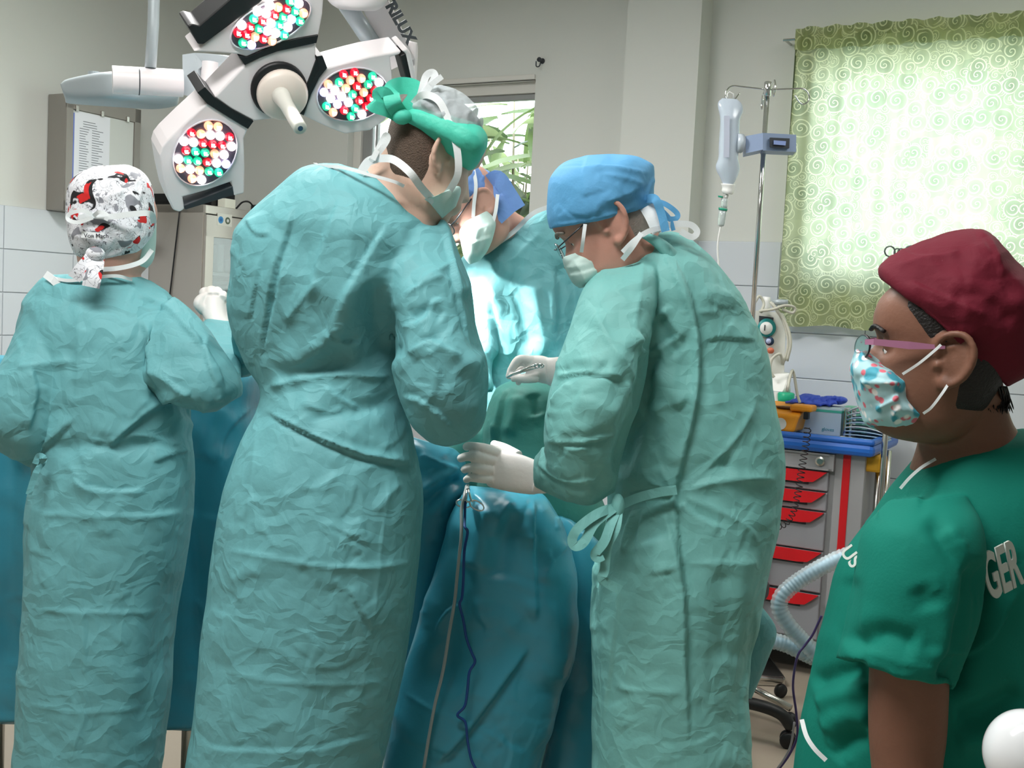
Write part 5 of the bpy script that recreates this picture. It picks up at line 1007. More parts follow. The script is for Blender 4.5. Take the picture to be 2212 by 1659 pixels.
# suspension
M().tube([P(243, 172, 2.72), P(395, 180, 2.78)], .033, 28).obj('swivel_cylinder', lampw_m, lt, True); autosmooth(COL.objects['swivel_cylinder'])
M().tube([P(299, 175, 2.742), P(301.5, 175.2, 2.743)], .0336, 28).obj('joint_ring', dark_m, lt)
M().prism([P(394, 118, 2.80), P(420, 114, 2.80), P(470, 118, 2.81), P(520, 128, 2.82), P(505, 150, 2.82), P(440, 140, 2.81), P(428, 150, 2.80), P(428, 212, 2.80), P(395, 205, 2.80)], (.01, .05, .01)).obj('yoke', lampg_m, lt)
M().tube([P(455, 135, 2.82), P(452, 185, 2.82), P(455, 215, 2.80)], .022, 20).obj('yoke_post', lampw_m, lt, True)
ao = M().loft([(132, 188, 140, 212, 2.95, .05), (150, 174, 152, 220, 2.95, .06), (240, 160, 245, 226, 2.90, .07), (330, 165, 330, 232, 2.95, .07), (380, 190, 378, 226, 3.0, .06), (388, 196, 386, 216, 3.0, .05)], 4, 32, 3.5).obj('extension_arm', lampg_m, lt, True)
M().lathe([(.018, 0), (.018, .008)], P(206, 163, 2.9), (0, 0, 1), 20).obj('arm_cap', lampg_m, lt)
cz = [P(325, 146, 2.74)]; M().tube([cz[0], cz[0] + Vector((.004, 0, .10)), Vector((cz[0].x + .0, cz[0].y, H - .01))], .0135, 20).obj('ceiling_tube', lampg_m, lt, True)
M().lathe([(.06, 0), (.06, .02), (.02, .03)], (cz[0].x, cz[0].y, H - .002), (0, 0, -1), 28).obj('ceiling_flange', lampg_m, lt)
# second arm with lettering
A0 = P(868, 140, 2.86); A1 = P(790, -30, 2.80); A2 = P(760, -120, 2.78)
dv = (A1 - A0).normalized(); sidev = Vector((1, .1, 0)); sidev = (sidev - dv * sidev.dot(dv)).normalized(); nv_ = dv.cross(sidev).normalized()
arm_o = M().prism([A0 - sidev * .03, A0 + sidev * .036, A1 + sidev * .036, A1 - sidev * .03], nv_ * (.06 if nv_.y > 0 else -.06)).obj('spring_arm', lampw_m, lt)
M().tube([P(805, 95, 2.84), P(745, 5, 2.80)], .022, 20).obj('strut', lampg_m, lt, True)
M().loft([(700, -30, 850, -30, 2.74, .06), (708, 0, 835, 5, 2.74, .06), (730, 18, 815, 22, 2.74, .05), (755, 22, 790, 24, 2.74, .02)], 4, 28).obj('arm_knuckle', lampw_m, lt, True)
M().loft([(884, 88, 900, 92, 2.9, .02), (883, 110, 902, 112, 2.9, .025), (885, 200, 897, 200, 2.9, .025)], 4, 16, 4).obj('arm_bracket', lampw_m, lt, True)
M().tube([A1, Vector((A1.x, A1.y + .02, H - .01))], .03, 20).obj('ceiling_mount', lampw_m, lt, True)
tx = text('arm_lettering', 'TRILUX', .038, P(822, -6, 2.745), P(880, 96, 2.80) - P(822, -6, 2.745), P(840, -14, 2.745) - P(822, -6, 2.745), mat('letter_dark', (70, 74, 78), .5), lt, .002, .0018)
TGT = P(1062, 730, 2.90)
for i, q in enumerate(Ls):
    tg = P(1085, 1010, 2.42) if i == 1 else TGT
    d = bpy.data.lights.new('surgical_spot', 'SPOT'); d.energy = SPOT_E * (.45 if i == 1 else 1); d.spot_size = R_(17 if i == 1 else 26); d.spot_blend = .45; d.shadow_soft_size = .05; d.color = (1, .985, .96)
    o = bpy.data.objects.new('surgical_spot', d); COL.objects.link(o); o.location = q; o.rotation_euler = (tg - q).to_track_quat('-Z', 'Y').to_euler()
# ------------------------------------------------------------ tables and drapes
def cloth(name, label, lofts, voxel, mt, creases, cat='drape', **kw):
    m = M()
    for lf in lofts:
        e = 2.2
        if isinstance(lf, dict): e = lf['e']; lf = lf['s']
        m.loft(lf, 5, 56, e)
    V, N, L, ls = remesh(m, voxel, kw.pop('smooth', 4)); V = fold(V, N, creases, **kw)
    o = mk_np(name, V, L, ls, mt, None); return tag(o, label, cat)
ot = thing('operating_table', 'operating table hidden under the drapes between the surgeons', 'table', (P(1090, 1300, 2.7).x, 2.72, 0))
ox = ot.location.x
M().box((ox, 2.70, .86), (.26, .40, .07), None, .02).obj('tabletop', mat('table_pad', (40, 44, 48), .6), ot)
M().box((ox, 2.76, .45), (.16, .2, .76), None, .02).obj('column', steel_m, ot); M().box((ox, 2.76, .06), (.36, .4, .10), None, .03).obj('base', steel_m, ot)
cloth('blue_drape', 'glossy blue drape hanging from the operating table towards the camera', [
 [(1012, 1052, 1150, 1062, 2.50, .05), (1004, 1062, 1172, 1072, 2.49, .08), (985, 1092, 1190, 1098, 2.48, .10), (962, 1150, 1222, 1158, 2.47, .11), (932, 1240, 1244, 1250, 2.46, .11), (903, 1340, 1248, 1350, 2.46, .11), (875, 1440, 1230, 1450, 2.46, .11), (852, 1540, 1200, 1550, 2.45, .11), (826, 1660, 1166, 1660, 2.45, .11), (790, 1800, 1150, 1800, 2.45, .11)],
 [(1180, 1110, 1240, 1130, 2.58, .04), (1190, 1180, 1300, 1190, 2.58, .06), (1200, 1350, 1320, 1350, 2.58, .07), (1190, 1550, 1310, 1550, 2.58, .07), (1150, 1750, 1290, 1750, 2.58, .07)]],
 .0052, drape_m, [('f', 9, 30, [(1152, 1072), (1154, 1160), (1158, 1260), (1160, 1350)]), ('s', 7, 18, [(1226, 1170), (1195, 1210), (1165, 1260)]), ('f', 12, 40, [(1150, 1395), (1100, 1460), (1050, 1530), (1005, 1590), (940, 1659)]), ('r', 14, 36, [(1060, 1090), (1040, 1160), (1020, 1240)]), ('v', 12, 30, [(1100, 1100), (1080, 1180), (1075, 1260)]), ('s', 8, 16, [(1015, 1065), (1060, 1100), (1090, 1140)]), ('s', 8, 14, [(1110, 1080), (1080, 1120), (1066, 1164)]), ('v', 14, 40, [(990, 1130), (975, 1300), (960, 1500)]),
  ('s', 3, 8, [(870, 1494), (930, 1530), (1000, 1560), (1100, 1610)]), ('r', 12, 40, [(1190, 1200), (1200, 1350), (1180, 1500)]), ('g', 7, 22, [(1000, 1300), (960, 1320), (930, 1370)])], rnd=50, seed=51, rbox=(880, 1080, 1240, 1640), low=4, ramp=(1, 3.4), facet=1.0)
cloth('green_drape', 'dark green drape tented over the patient below the upper gloved hand', [
 [(1110, 818, 1240, 812, 2.74, .06), (1074, 834, 1260, 826, 2.74, .12), (1056, 870, 1270, 860, 2.74, .16), (1043, 920, 1280, 920, 2.74, .18), (1034, 980, 1280, 980, 2.74, .19), (1025, 1050, 1290, 1050, 2.74, .20), (1020, 1130, 1315, 1130, 2.74, .19), (1040, 1230, 1320, 1230, 2.76, .17)],  # lowest rings added so the drape stands in for shadow under the table
 [(1000, 915, 1070, 900, 2.84, .05), (975, 940, 1100, 935, 2.84, .09), (960, 1000, 1100, 1000, 2.84, .1), (960, 1080, 1100, 1080, 2.84, .1)]],
 .006, green_m, [('f', 9, 16, [(1100, 835), (1085, 870), (1072, 920), (1070, 950)]), ('r', 10, 14, [(1115, 850), (1110, 900), (1095, 940)]), ('s', 6, 10, [(1068, 910), (1058, 950), (1050, 980)]), ('v', 8, 14, [(1150, 850), (1160, 900)])], rnd=10, seed=52, rbox=(1050, 840, 1200, 960), low=3, facet=.6)
cloth('side_drape', 'dark teal drape gathered between the tall surgeon and the gloved hand', [
 [(862, 940, 985, 965, 2.58, .05), (868, 970, 1004, 990, 2.58, .09), (870, 1040, 1012, 1040, 2.58, .11), (870, 1120, 1010, 1110, 2.58, .11), (865, 1250, 990, 1250, 2.62, .10), (850, 1450, 930, 1450, 2.64, .08), (830, 1700, 900, 1700, 2.64, .08)]],
 .006, drape_m, [('v', 14, 14, [(910, 1100), (950, 1060), (1000, 1030)]), ('r', 12, 16, [(900, 1070), (950, 1040), (995, 1015)]), ('s', 8, 12, [(900, 980), (950, 1000), (1000, 1020)])], rnd=14, seed=53, rbox=(870, 960, 1000, 1150), low=4, facet=1)
it = thing('instrument_table', 'long instrument table under a blue drape behind the two left figures', 'table', (P(230, 1200, 2.95).x, 2.95, 0))
xl = P(-110, 1000, 2.95).x; xr = P(530, 1000, 2.95).x
M().box(((xl + xr) / 2, 2.97, 1.12), (xr - xl - .1, .34, .03), None, .01).obj('tabletop', steel_m, it)
for x in (xl + .08, xr - .1):
    for y in (2.83, 3.1): M().tube([(x, y, 0), (x, y, 1.11)], .014, 12).obj('leg', steel_m, it, True)
cloth('table_drape', 'blue drape covering the instrument table, seen in strips beside the left nurse', [
 {'e': 4, 's': [(-150, 770, 520, 792, 2.97, .15), (-158, 776, 562, 806, 2.97, .20), (-160, 830, 566, 860, 2.96, .22), (-160, 1000, 560, 1000, 2.95, .23), (-165, 1200, 552, 1200, 2.95, .24), (-170, 1400, 545, 1400, 2.95, .245), (-170, 1555, 540, 1580, 2.95, .25)]}],
 .0075, drape_m, [('r', 16, 26, [(20, 800), (40, 950), (75, 1020)]), ('v', 14, 26, [(10, 880), (20, 1200), (15, 1500)]), ('s', 4, 10, [(0, 1300), (40, 1290), (80, 1290)]), ('s', 4, 10, [(0, 1440), (80, 1436)]), ('r', 14, 22, [(470, 860), (450, 920), (432, 1000)]), ('v', 12, 22, [(420, 1000), (425, 1200), (430, 1500)]),
  ('r', 12, 30, [(480, 950), (490, 1100), (480, 1250)]), ('s', 4, 9, [(430, 1120), (500, 1125)]), ('f', 7, 20, [(560, 880), (500, 930), (470, 1010)]), ('s', 5, 12, [(420, 1290), (450, 1330), (480, 1300)]), ('s', 4, 9, [(400, 1430), (440, 1445), (480, 1440)])], rnd=30, seed=54, rbox=(0, 800, 560, 1550), low=5, facet=1)
# scissors clamp and lines hanging over the drape
cl = thing('drape_clamp', 'steel scissor clamp hanging at the top of the blue drape', 'clamp', P(1012, 1080, 2.36))
for (cx, cy, rx, ry, a), pts in zip(((1001, 1088, 16, 8, 12), (1030, 1092, 17, 9, 28)), ([(1010, 1048, 2.39), (1008, 1066, 2.365), (1007, 1080, 2.36), (1010, 1086, 2.36)], [(1012, 1048, 2.39), (1014, 1066, 2.363), (1018, 1080, 2.36), (1022, 1084, 2.36)])):
    M().tube(pc(pts, 4), .0022, 8).obj('shank', chrome_m, cl, True)
    M().tube([P(cx + rx * math.cos(t) * math.cos(R_(a)) - ry * math.sin(t) * math.sin(R_(a)), cy + rx * math.cos(t) * math.sin(R_(a)) + ry * math.sin(t) * math.cos(R_(a)), 2.36) for t in [2 * math.pi * i / 24 for i in range(24)]], .0018, 8, closed=True).obj('finger_ring', chrome_m, cl, True)
M().lathe([(.004, -.003), (.005, 0), (.004, .003)], P(1011, 1058, 2.375), (0, -1, 0), 12).obj('pivot', chrome_m, cl)
def line(name, label, cat, pts, r, mt): return tag(M().tube(pc(pts, 6), r, 8).obj(name, mt, None, True), label, cat)
D_ = 2.322
line('suction_tube', 'thin grey tube running down the front of the blue drape', 'tube', [(1008, 1050, 2.40), (1003, 1072, 2.365), (997, 1100, 2.355), (996, 1160, D_), (988, 1240, D_), (982, 1300, D_), (970, 1370, D_), (957, 1450, D_), (940, 1520, D_), (927, 1590, D_), (915, 1662, D_)], .0036, mat('tube_grey', (150, 158, 158), .4))
line('diathermy_cable', 'dark blue cable wandering down the blue drape beside the grey tube', 'cable', [(1010, 1050, 2.40), (1005, 1090, 2.36), (1004, 1120, 2.355), (1004, 1138, D_), (1010, 1150, D_), (1003, 1190, D_), (1001, 1250, D_), (998, 1290, D_), (993, 1306, D_), (1001, 1340, D_), (1008, 1380, D_), (1019, 1410, D_), (1026, 1430, D_), (1014, 1452, D_), (1010, 1490, D_), (1004, 1525, D_), (988, 1545, D_), (1005, 1560, D_), (1010, 1600, D_), (1018, 1640, D_), (1030, 1665, D_)], .003, mat('cable_navy', (24, 66, 130), .4))
# ------------------------------------------------------------ infusion stand, bag, clamp
iv = thing('infusion_stand', 'steel infusion stand with wire hooks beside the swirl curtain', 'stand', Vector((P(1628, 650, 4.05).x, 4.05, 0)))
bx, by = iv.location.x, 4.05; tp_ = P(1661, 178, 4.05); topz = tp_.z
M().tube([(bx, by, .1), (bx, by, topz - .9)], .0125, 20).obj('lower_pole', steel_m, iv, True); M().tube([(bx, by, topz - .95), (bx, by, topz)], .009, 20).obj('upper_pole', chrome_m, iv, True)
M().lathe([(.010, 0), (.013, .003), (.013, .05), (.010, .053)], (bx, by, topz - .05), (0, 0, 1), 18).obj('hook_boss', chrome_m, iv, True)
Z = topz - .03
def hookp(a, f): return Vector((bx + math.cos(a) * f, by + math.sin(a) * f, 0))
for a in (R_(178), R_(-4), R_(85), R_(-92)):
    def H_(f, z): q = hookp(a, f); q.z = z; return q
    M().tube(curve([H_(.01, Z + .005), H_(.08, Z + .010), H_(.125, Z + .012), H_(.145, Z - .005), H_(.148, Z - .028), H_(.132, Z - .042), H_(.115, Z - .035), H_(.098, Z - .012)]), .0028, 8).obj('wire_hook', chrome_m, iv, True)
for k in range(5):
    a = 2 * math.pi * k / 5 + .5; e_ = Vector((bx + math.cos(a) * .26, by + math.sin(a) * .26, .07))
    M().tube([(bx, by, .12), e_], .013, 10).obj('foot', steel_m, iv, True); M().lathe([(.025, -.01), (.028, 0), (.025, .01)], e_ - Vector((0, 0, .042)), (math.cos(a + 1.57), math.sin(a + 1.57), 0), 16).obj('castor', black_m, iv, True)
bag = thing('infusion_bag', 'clear plastic infusion bottle hanging from the stand hook', 'bag', P(1575, 300, 4.03))
bagm = mat('bag_plastic', (214, 226, 240), .18, trans=.25, spec=.6, var=.05, vscale=20)
M().loft([(1560, 212, 1592, 214, 4.03, .006), (1552, 220, 1602, 224, 4.03, .014), (1551, 232, 1605, 240, 4.03, .024), (1556, 260, 1598, 262, 4.03, .034), (1553, 310, 1597, 312, 4.03, .036), (1552, 340, 1594, 340, 4.03, .036), (1546, 362, 1598, 364, 4.03, .03), (1556, 385, 1590, 388, 4.03, .022), (1562, 398, 1582, 400, 4.03, .016)], 5, 30).obj('bottle', bagm, bag, True)
M().loft([(1557, 396, 1588, 398, 4.03, .022), (1560, 405, 1586, 407, 4.03, .02), (1559, 412, 1585, 415, 4.03, .021), (1562, 418, 1582, 420, 4.03, .018)], 3, 24).obj('cap', whitep_m, bag, True)
M().tube([P(1572, 212, 4.03), P(1571, 203, 4.03), P(1576, 199, 4.03), P(1584, 203, 4.03), P(1585, 213, 4.03)], .003, 6).obj('hanger_loop', whitep_m, bag, True)
M().ribbon([P(1570, 250, 3.992), P(1570, 300, 3.99), P(1569, 340, 3.99)], .02, .001, (1, 0, 0)).obj('printed_strip', mat('bag_print', (196, 202, 220), .5), bag)
dr = thing('drip_set', 'drip chamber with green rings below the infusion bottle', 'drip chamber', P(1560, 455, 4.03)); gring = mat('ring_green', (20, 150, 120), .4); clr = mat('clear_plastic', (225, 235, 235), .1, trans=.5)
M().tube([P(1571, 420, 4.03), P(1568, 428, 4.03)], .006, 12).obj('spike', whitep_m, dr, True)
M().loft([(1558, 428, 1572, 430, 4.03, .011), (1557, 448, 1571, 450, 4.03, .012)], 3, 20).obj('upper_chamber', clr, dr, True); M().loft([(1553, 452, 1571, 453, 4.03, .013), (1550, 482, 1565, 484, 4.03, .012), (1552, 488, 1562, 489, 4.03, .006)], 3, 20).obj('lower_chamber', clr, dr, True)
M().loft([(1551, 422, 1562, 424, 4.03, .010), (1551, 426, 1562, 428, 4.03, .010)], 2, 16).obj('green_cap', gring, dr, True); M().loft([(1552, 448, 1572, 451, 4.03, .015), (1552, 453, 1571, 456, 4.03, .015)], 2, 20).obj('green_ring', gring, dr, True)
M().tube(pc([(1557, 488, 4.03), (1552, 515, 4.03), (1550, 540, 4.03), (1553, 580, 4.03), (1560, 680, 4.03)]), .0035, 8).obj('tubing', whitep_m, dr, True)
pc_ = thing('pole_clamp', 'blue-grey clamp block with a round knob on the infusion stand', 'clamp', P(1665, 310, 4.0)); blk = mat('clamp_blue', (142, 160, 192), .4)
m = M().prism([P(1611, 294, 4.0), P(1648, 287, 3.97), P(1648, 323, 3.97), P(1611, 331, 4.0)], (.01, .10, 0)); m.prism([P(1648, 287, 3.97), P(1720, 291, 4.01), P(1720, 328, 4.01), P(1648, 325, 3.97)], (.01, .09, 0)); m.obj('block', blk, pc_)
M().prism([P(1664, 297, 3.962), P(1706, 299, 3.985), P(1705, 320, 3.985), P(1664, 317, 3.962)], (0, .012, 0)).obj('screen_recess', dark_m, pc_); M().prism([P(1672, 303, 3.958), P(1698, 305, 3.972), P(1697, 314, 3.972), P(1672, 312, 3.958)], (0, .006, 0)).obj('readout', mat('readout', (150, 170, 225), .3), pc_)
M().tube([P(1612, 311, 4.02), P(1600, 311, 4.02)], .006, 10).obj('screw', dark_m, pc_, True); M().tube([P(1602, 310, 4.02), P(1590, 309, 4.015)], .034, 24).obj('knob', mat('knob_grey', (190, 200, 210), .3), pc_, True)
# warming unit / monitor on a trolley stand
wu = thing('gas_monitor', 'white wall-side gas unit with a round gauge, behind the older surgeon', 'medical device', Vector((P(1668, 760, 4.35).x, 4.4, 0)))
x0 = P(1668, 760, 4.35).x
RW = Matrix.Rotation(R_(-20), 3, 'Z'); M().prism([P(1600, 668, 4.32), P(1690, 676, 4.3), P(1698, 690, 4.3), P(1692, 838, 4.3), P(1600, 830, 4.32)], (.05, .2, 0)).obj('housing', mat('unit_white', (222, 222, 214), .4), wu)
M().prism([P(1640, 682, 4.298), P(1671, 686, 4.298), P(1668, 726, 4.298), P(1640, 726, 4.298)], (0, .004, 0)).obj('black_panel', dark_m, wu)
tealr = mat('gauge_teal', (30, 140, 140), .4)
def disc(name, px, py, d, r, t, mt, par): return M().lathe([(r * .96, 0), (r, t * .4), (r * .96, t)], P(px, py, d), (0.02, -1, 0), 28).obj(name, mt, par, True)
g1 = disc('gauge_ring', 1656, 708, 4.296, .036, .008, tealr, wu); disc('gauge_dial', 1655, 709, 4.287, .025, .003, whitep_m, wu); M().box(P(1652, 708, 4.282), (.004, .002, .022)).obj('gauge_needle', dark_m, wu)
disc('small_gauge_ring', 1662, 737, 4.296, .017, .008, mat('navy', (30, 60, 90), .4), wu); disc('small_gauge_dial', 1660, 737, 4.287, .010, .003, mat('pale_blue', (190, 200, 235), .3), wu); disc('orange_knob', 1663, 757, 4.296, .012, .02, mat('knob_orange', (205, 110, 80), .4), wu)
M().prism([P(1600, 838, 4.25), P(1690, 846, 4.22), P(1712, 812, 4.3), P(1705, 806, 4.3), P(1600, 812, 4.3)], (0, .2, 0)).obj('shelf_arm', whitep_m, wu)
M().tube([(x0 - .02, 4.45, 0.03), (x0 - .02, 4.45, 1.2)], .02, 14).obj('post', steel_m, wu, True); M().box((x0 - .02, 4.45, .02), (.3, .3, .04), None, .01).obj('base', steel_m, wu)
M().loft([(1648, 640, 1664, 642, 4.36, .02), (1647, 668, 1664, 672, 4.36, .02)], 3, 18).obj('vent_block', whitep_m, wu, True); M().tube([P(1668, 652, 4.3), P(1702, 654, 4.28)], .012, 14).obj('sensor_plug', lampg_m, wu, True)
hos = mat('hose_beige', (200, 198, 184), .5)
for pts in ([(1664, 652, 4.28), (1690, 690, 4.27), (1702, 730, 4.26), (1700, 760, 4.26), (1690, 788, 4.27)], [(1668, 655, 4.27), (1698, 700, 4.26), (1708, 740, 4.25), (1700, 780, 4.26)], [(1640, 672, 4.27), (1670, 668, 4.25), (1695, 660, 4.25), (1716, 664, 4.26), (1712, 676, 4.26), (1690, 668, 4.26)], [(1630, 655, 4.3), (1640, 640, 4.3), (1650, 655, 4.3), (1644, 675, 4.28)], [(1690, 788, 4.27), (1685, 765, 4.25), (1668, 775, 4.25), (1664, 800, 4.25), (1672, 815, 4.25)], [(1700, 845, 4.25), (1712, 800, 4.28), (1722, 850, 4.3), (1728, 870, 4.3)]):
    M().tube(pc(pts, 5), .0055, 8).obj('hose', hos, wu, True)
# ------------------------------------------------------------ drawer cart
CF = .62; s1c, _z = onB(1868, 980, CF); czt = .95
s0c = s1c - .72; cart = thing('drawer_cart', 'grey drawer cart with red handles and a blue top at the back wall', 'cart', B((s0c + s1c) / 2, 0, .38))
cg = mat('cart_grey', (158, 158, 160), .45); cg2 = mat('cart_drawer', (142, 143, 148), .5); redm = mat('cart_red', (206, 20, 30), .4); bluem = mat('cart_blue', (38, 104, 196), .35)
rbx(M(), s0c, s1c, .14, .93, .14, CF - .03, .01).obj('cabinet_body', cg, cart)
rbx(M(), s0c - .03, s1c + .04, 0.93, .98, .10, CF + .03, .018).obj('top_tray', bluem, cart)
tmm = M(); 
for a in ((s0c - .03, s1c + .04, .975, 1.0, CF + .005, CF + .03), (s1c + .015, s1c + .04, .975, 1.0, .10, CF + .03)): rbx(tmm, *a, .01)
tmm.obj('tray_rim', bluem, cart)
rbx(M(), s1c - .085, s1c - .055, .14, .93, CF - .03, CF - .02, .002).obj('red_stripe', redm, cart)
rbx(M(), s1c - .115, s1c, .14, .93, CF - .034, CF - .024, .002).obj('corner_post', cg, cart)
dz = [(.885, .775)]; z = .765
for hgt in (.118, .118, .118, .118, .15): dz.append((z, z - hgt)); z -= hgt + .008
dz = [(.925, .858), (.850, .774), (.767, .694), (.687, .533), (.526, .362), (.352, .170)]
for i, (za, zb_) in enumerate(dz):
    d = rbx(M(), s0c + .02, s1c - .135 + (.02 if i == 0 else 0), zb_, za, CF - .03, CF - .005, .004).obj('drawer', cg2 if i else cg, cart)
    if i == 0:
        q = B(s1c - .17, .892, CF - .004); M().lathe([(.019, 0), (.019, .006), (.012, .008)], q, NB, 20).obj('lock', steel_m, d)
        fr_ = M(); rbx(fr_, s0c + .02, s1c - .12, .917, .925, CF - .005, CF + .004); rbx(fr_, s0c + .02, s1c - .12, .858, .866, CF - .005, CF + .004); rbx(fr_, s1c - .135, s1c - .115, .858, .925, CF - .005, CF + .004); fr_.obj('drawer_frame', cg, d)
    else:
        sa, sb = s0c + .06, s1c - .17; hh = .046
        pts = [B(sa, za, CF + .012), B(sb + .03, za, CF + .012), B(sb + .01, za - .018, CF + .012), B(sb - .02, za - hh + .004, CF + .012), B(sb - .06, za - hh, CF + .012), B(sa + .06, za - hh - .002, CF + .012), B(sa + .02, za - hh + .01, CF + .012)]
        M().prism(pts, -NB * .018).obj('handle', redm, d)
        rbx(M(), sa + .04, sb - .04, za - hh - .010, za - hh + .004, CF - .008, CF - .002).obj('handle_recess', dark_m, d)
for s in (s1c + .03, s1c + .06):
    M().tube([B(s, .30, CF - .12 - (s - s1c)), B(s, .945, CF - .12 - (s - s1c))], .012, 12).obj('side_rail', steel_m, cart, True)
rbx(M(), s1c - .01, s1c + .055, .865, .93, .34, CF - .05, .01).obj('side_bin', mat('bin_yellow', (228, 170, 40), .45), cart)
rbx(M(), s0c + .01, s1c - .01, .10, .15, .14, CF - .03).obj('plinth', dark_m, cart)
for s in (s0c + .06, s1c - .06):
    for e in (.2, CF - .09):
        M().lathe([(.045, -.014), (.048, 0), (.045, .014)], B(s, .048, e), UB, 20).obj('castor', black_m, cart, True)
M().tube([B(s0c, 1.075, .12), B(s1c + .02, 1.075, .12)], .008, 10).obj('back_rail', steel_m, cart, True)
for s in (s0c + .02, s1c): M().tube([B(s, .97, .12), B(s, 1.075, .12)], .008, 10).obj('rail_post', steel_m, cart, True)
TZ = .981
def at(px, e, z=TZ): s = onB(px, 930, e)[0]; return s
# sharps container
oc = mat('sharps_orange', (240, 156, 36), .45); s_a = at(1600, CF - .08); s_b = at(1734, CF - .08)
sh = thing('sharps_container', 'orange sharps container with a dark opening on the cart top', 'container', B((s_a + s_b) / 2, TZ, CF - .1))
PO = lambda x, y, d: P(x, y, d)
dS = 4.25
m = M(); f = [PO(1640, 962, dS), PO(1712, 948, dS), PO(1745, 920, dS), PO(1750, 908, dS), PO(1672, 926, dS), PO(1640, 930, dS)]
fb = [q + Vector((.0, .16, 0)) for q in f]
V = [PO(1610, 966, dS), PO(1722, 946, dS), PO(1737, 914, dS), PO(1610, 928, dS), PO(1610, 940, dS + .17), PO(1728, 925, dS + .17), PO(1728, 896, dS + .17), PO(1610, 896, dS + .17)]
V = [B(s_a, TZ + .012, CF - .01), B(s_b - .02, TZ + .012, CF - .01), B(s_b, TZ + .085, CF - .015), B(s_a, TZ + .085, CF - .015), B(s_a, TZ + .012, CF - .20), B(s_b - .02, TZ + .012, CF - .20), B(s_b, TZ + .125, CF - .20), B(s_a, TZ + .125, CF - .20)]
so2 = m.add(V, [(0, 1, 2, 3), (7, 6, 5, 4), (0, 4, 5, 1), (1, 5, 6, 2), (2, 6, 7, 3), (3, 7, 4, 0)]).obj('tub', oc, sh); b_ = so2.modifiers.new('b', 'BEVEL'); b_.width = .012; b_.segments = 3
rbx(M(), s_b - .05, s_b + .04, TZ + .098, TZ + .125, CF - .13, CF - .04, .008).obj('lid_tab', oc, sh)
sc_ = (s_a + s_b) / 2 + .05
M().ball(B(sc_, TZ + .106, CF - .10), .04, 12, (1, .75, .16), RZ).obj('opening', mat('opening_brown', (92, 66, 40), .4), sh, True)
M().tube([B(sc_ + .06 * math.cos(t), TZ + .108 + .004 * math.sin(t), CF - .10 + .045 * math.sin(t)) for t in [i * .2618 for i in range(24)]], .0022, 6, closed=True).obj('printed_ring', mat('brown_line', (130, 90, 60), .5), sh, True)
M().lathe([(.024, 0), (.024, .002)], B(sc_ + .005, TZ + .045, CF - .010), NB, 24).obj('round_label', mat('label_white', (226, 226, 216), .6), sh)
rbx(M(), s_b + .01, s_b + .03, TZ + .07, TZ + .10, CF - .06, CF - .03, .003).obj('latch', black_m, sh)
# coiled cord
pa = pc([(1745, 922, 4.30), (1741, 960, 4.27), (1734, 1000, 4.26), (1728, 1040, 4.26), (1721, 1080, 4.26), (1712, 1110, 4.25), (1698, 1130, 4.24), (1680, 1138, 4.23), (1660, 1134, 4.22)], 40)
acc = 0; hp = []
for i in range(len(pa) - 1):
    t = (pa[i + 1] - pa[i]); acc += t.length; a = acc / .0115 * 2 * math.pi * .62; tn = t.normalized(); u = tn.cross(Vector((0, 1, 0))).normalized(); vv = u.cross(tn)
    hp.append(pa[i] + (u * math.cos(a) + vv * math.sin(a)) * (.013 if i < len(pa) * .5 else .011))
hp2 = curve(hp, 2)
tag(M().tube(hp2, .0019, 5).obj('coiled_cord', black_m, None, True), 'black coiled cord hanging in front of the red-handled drawers', 'cord')
# spray bottle, boxes, gloves, masks
sp_ = at(1693, .34); bt = thing('pump_bottle', 'white pump bottle with a green shoulder standing behind the orange container', 'bottle', B(sp_, TZ, .34))
q = B(sp_, TZ + .001, .34); M().lathe([(.030, 0), (.034, .01), (.034, .115), (.028, .13)], q, (0, 0, 1), 24).obj('body', mat('bottle_white', (214, 232, 226), .35), bt, True); M().lathe([(.0355, .10), (.0355, .15), (.030, .155)], q, (0, 0, 1), 24).obj('green_band', mat('bottle_green', (40, 196, 150), .4), bt, True)
M().lathe([(.017, .155), (.017, .18), (.012, .19), (.010, .22), (.014, .225)], q, (0, 0, 1), 18).obj('pump', whitep_m, bt, True); M().prism([q + Vector((-.01, -.034, .03)), q + Vector((.016, -.032, .03)), q + Vector((.016, -.032, .075)), q + Vector((-.01, -.034, .085))], (0, .003, 0)).obj('label_patch', mat('leafgreen', (80, 180, 130), .5), bt)
s2 = at(1672, .34); item('striped_bottle', 'white bottle with navy stripes beside the pump bottle', 'bottle', M().lathe([(.024, 0), (.026, .01), (.026, .12), (.012, .14), (.012, .155)], B(s2, TZ + .001, .34), (0, 0, 1), 20), whitep_m, sm=True)
sg0, sg1 = at(1722, .40), at(1822, .40)
gb_ = thing('glove_box', 'pale blue glove carton with a teal edge on the cart top', 'box', B((sg0 + sg1) / 2, TZ, .42)); rbx(M(), sg0 - .02, sg1, TZ, TZ + .115, .34, .46, .004).obj('carton', mat('glovebox', (186, 206, 220), .55), gb_); rbx(M(), sg0 - .021, sg1 + .001, TZ + .096, TZ + .106, .339, .461).obj('teal_edge', mat('teal_edge', (70, 180, 160), .5), gb_)
rbx(M(), sg0 - .01, sg1 - .01, TZ + .113, TZ + .118, .35, .45).obj('lid', mat('glovelid', (206, 226, 228), .5), gb_)
text('carton_lettering', 'gloves', .02, B(sg1 - .075, TZ + .02, .4612), UB, (0, 0, 1), mat('teal_txt', (90, 160, 175), .5), gb_)
m = M(); rg = random.Random(5); sm_ = (sg0 + sg1) / 2 + .0
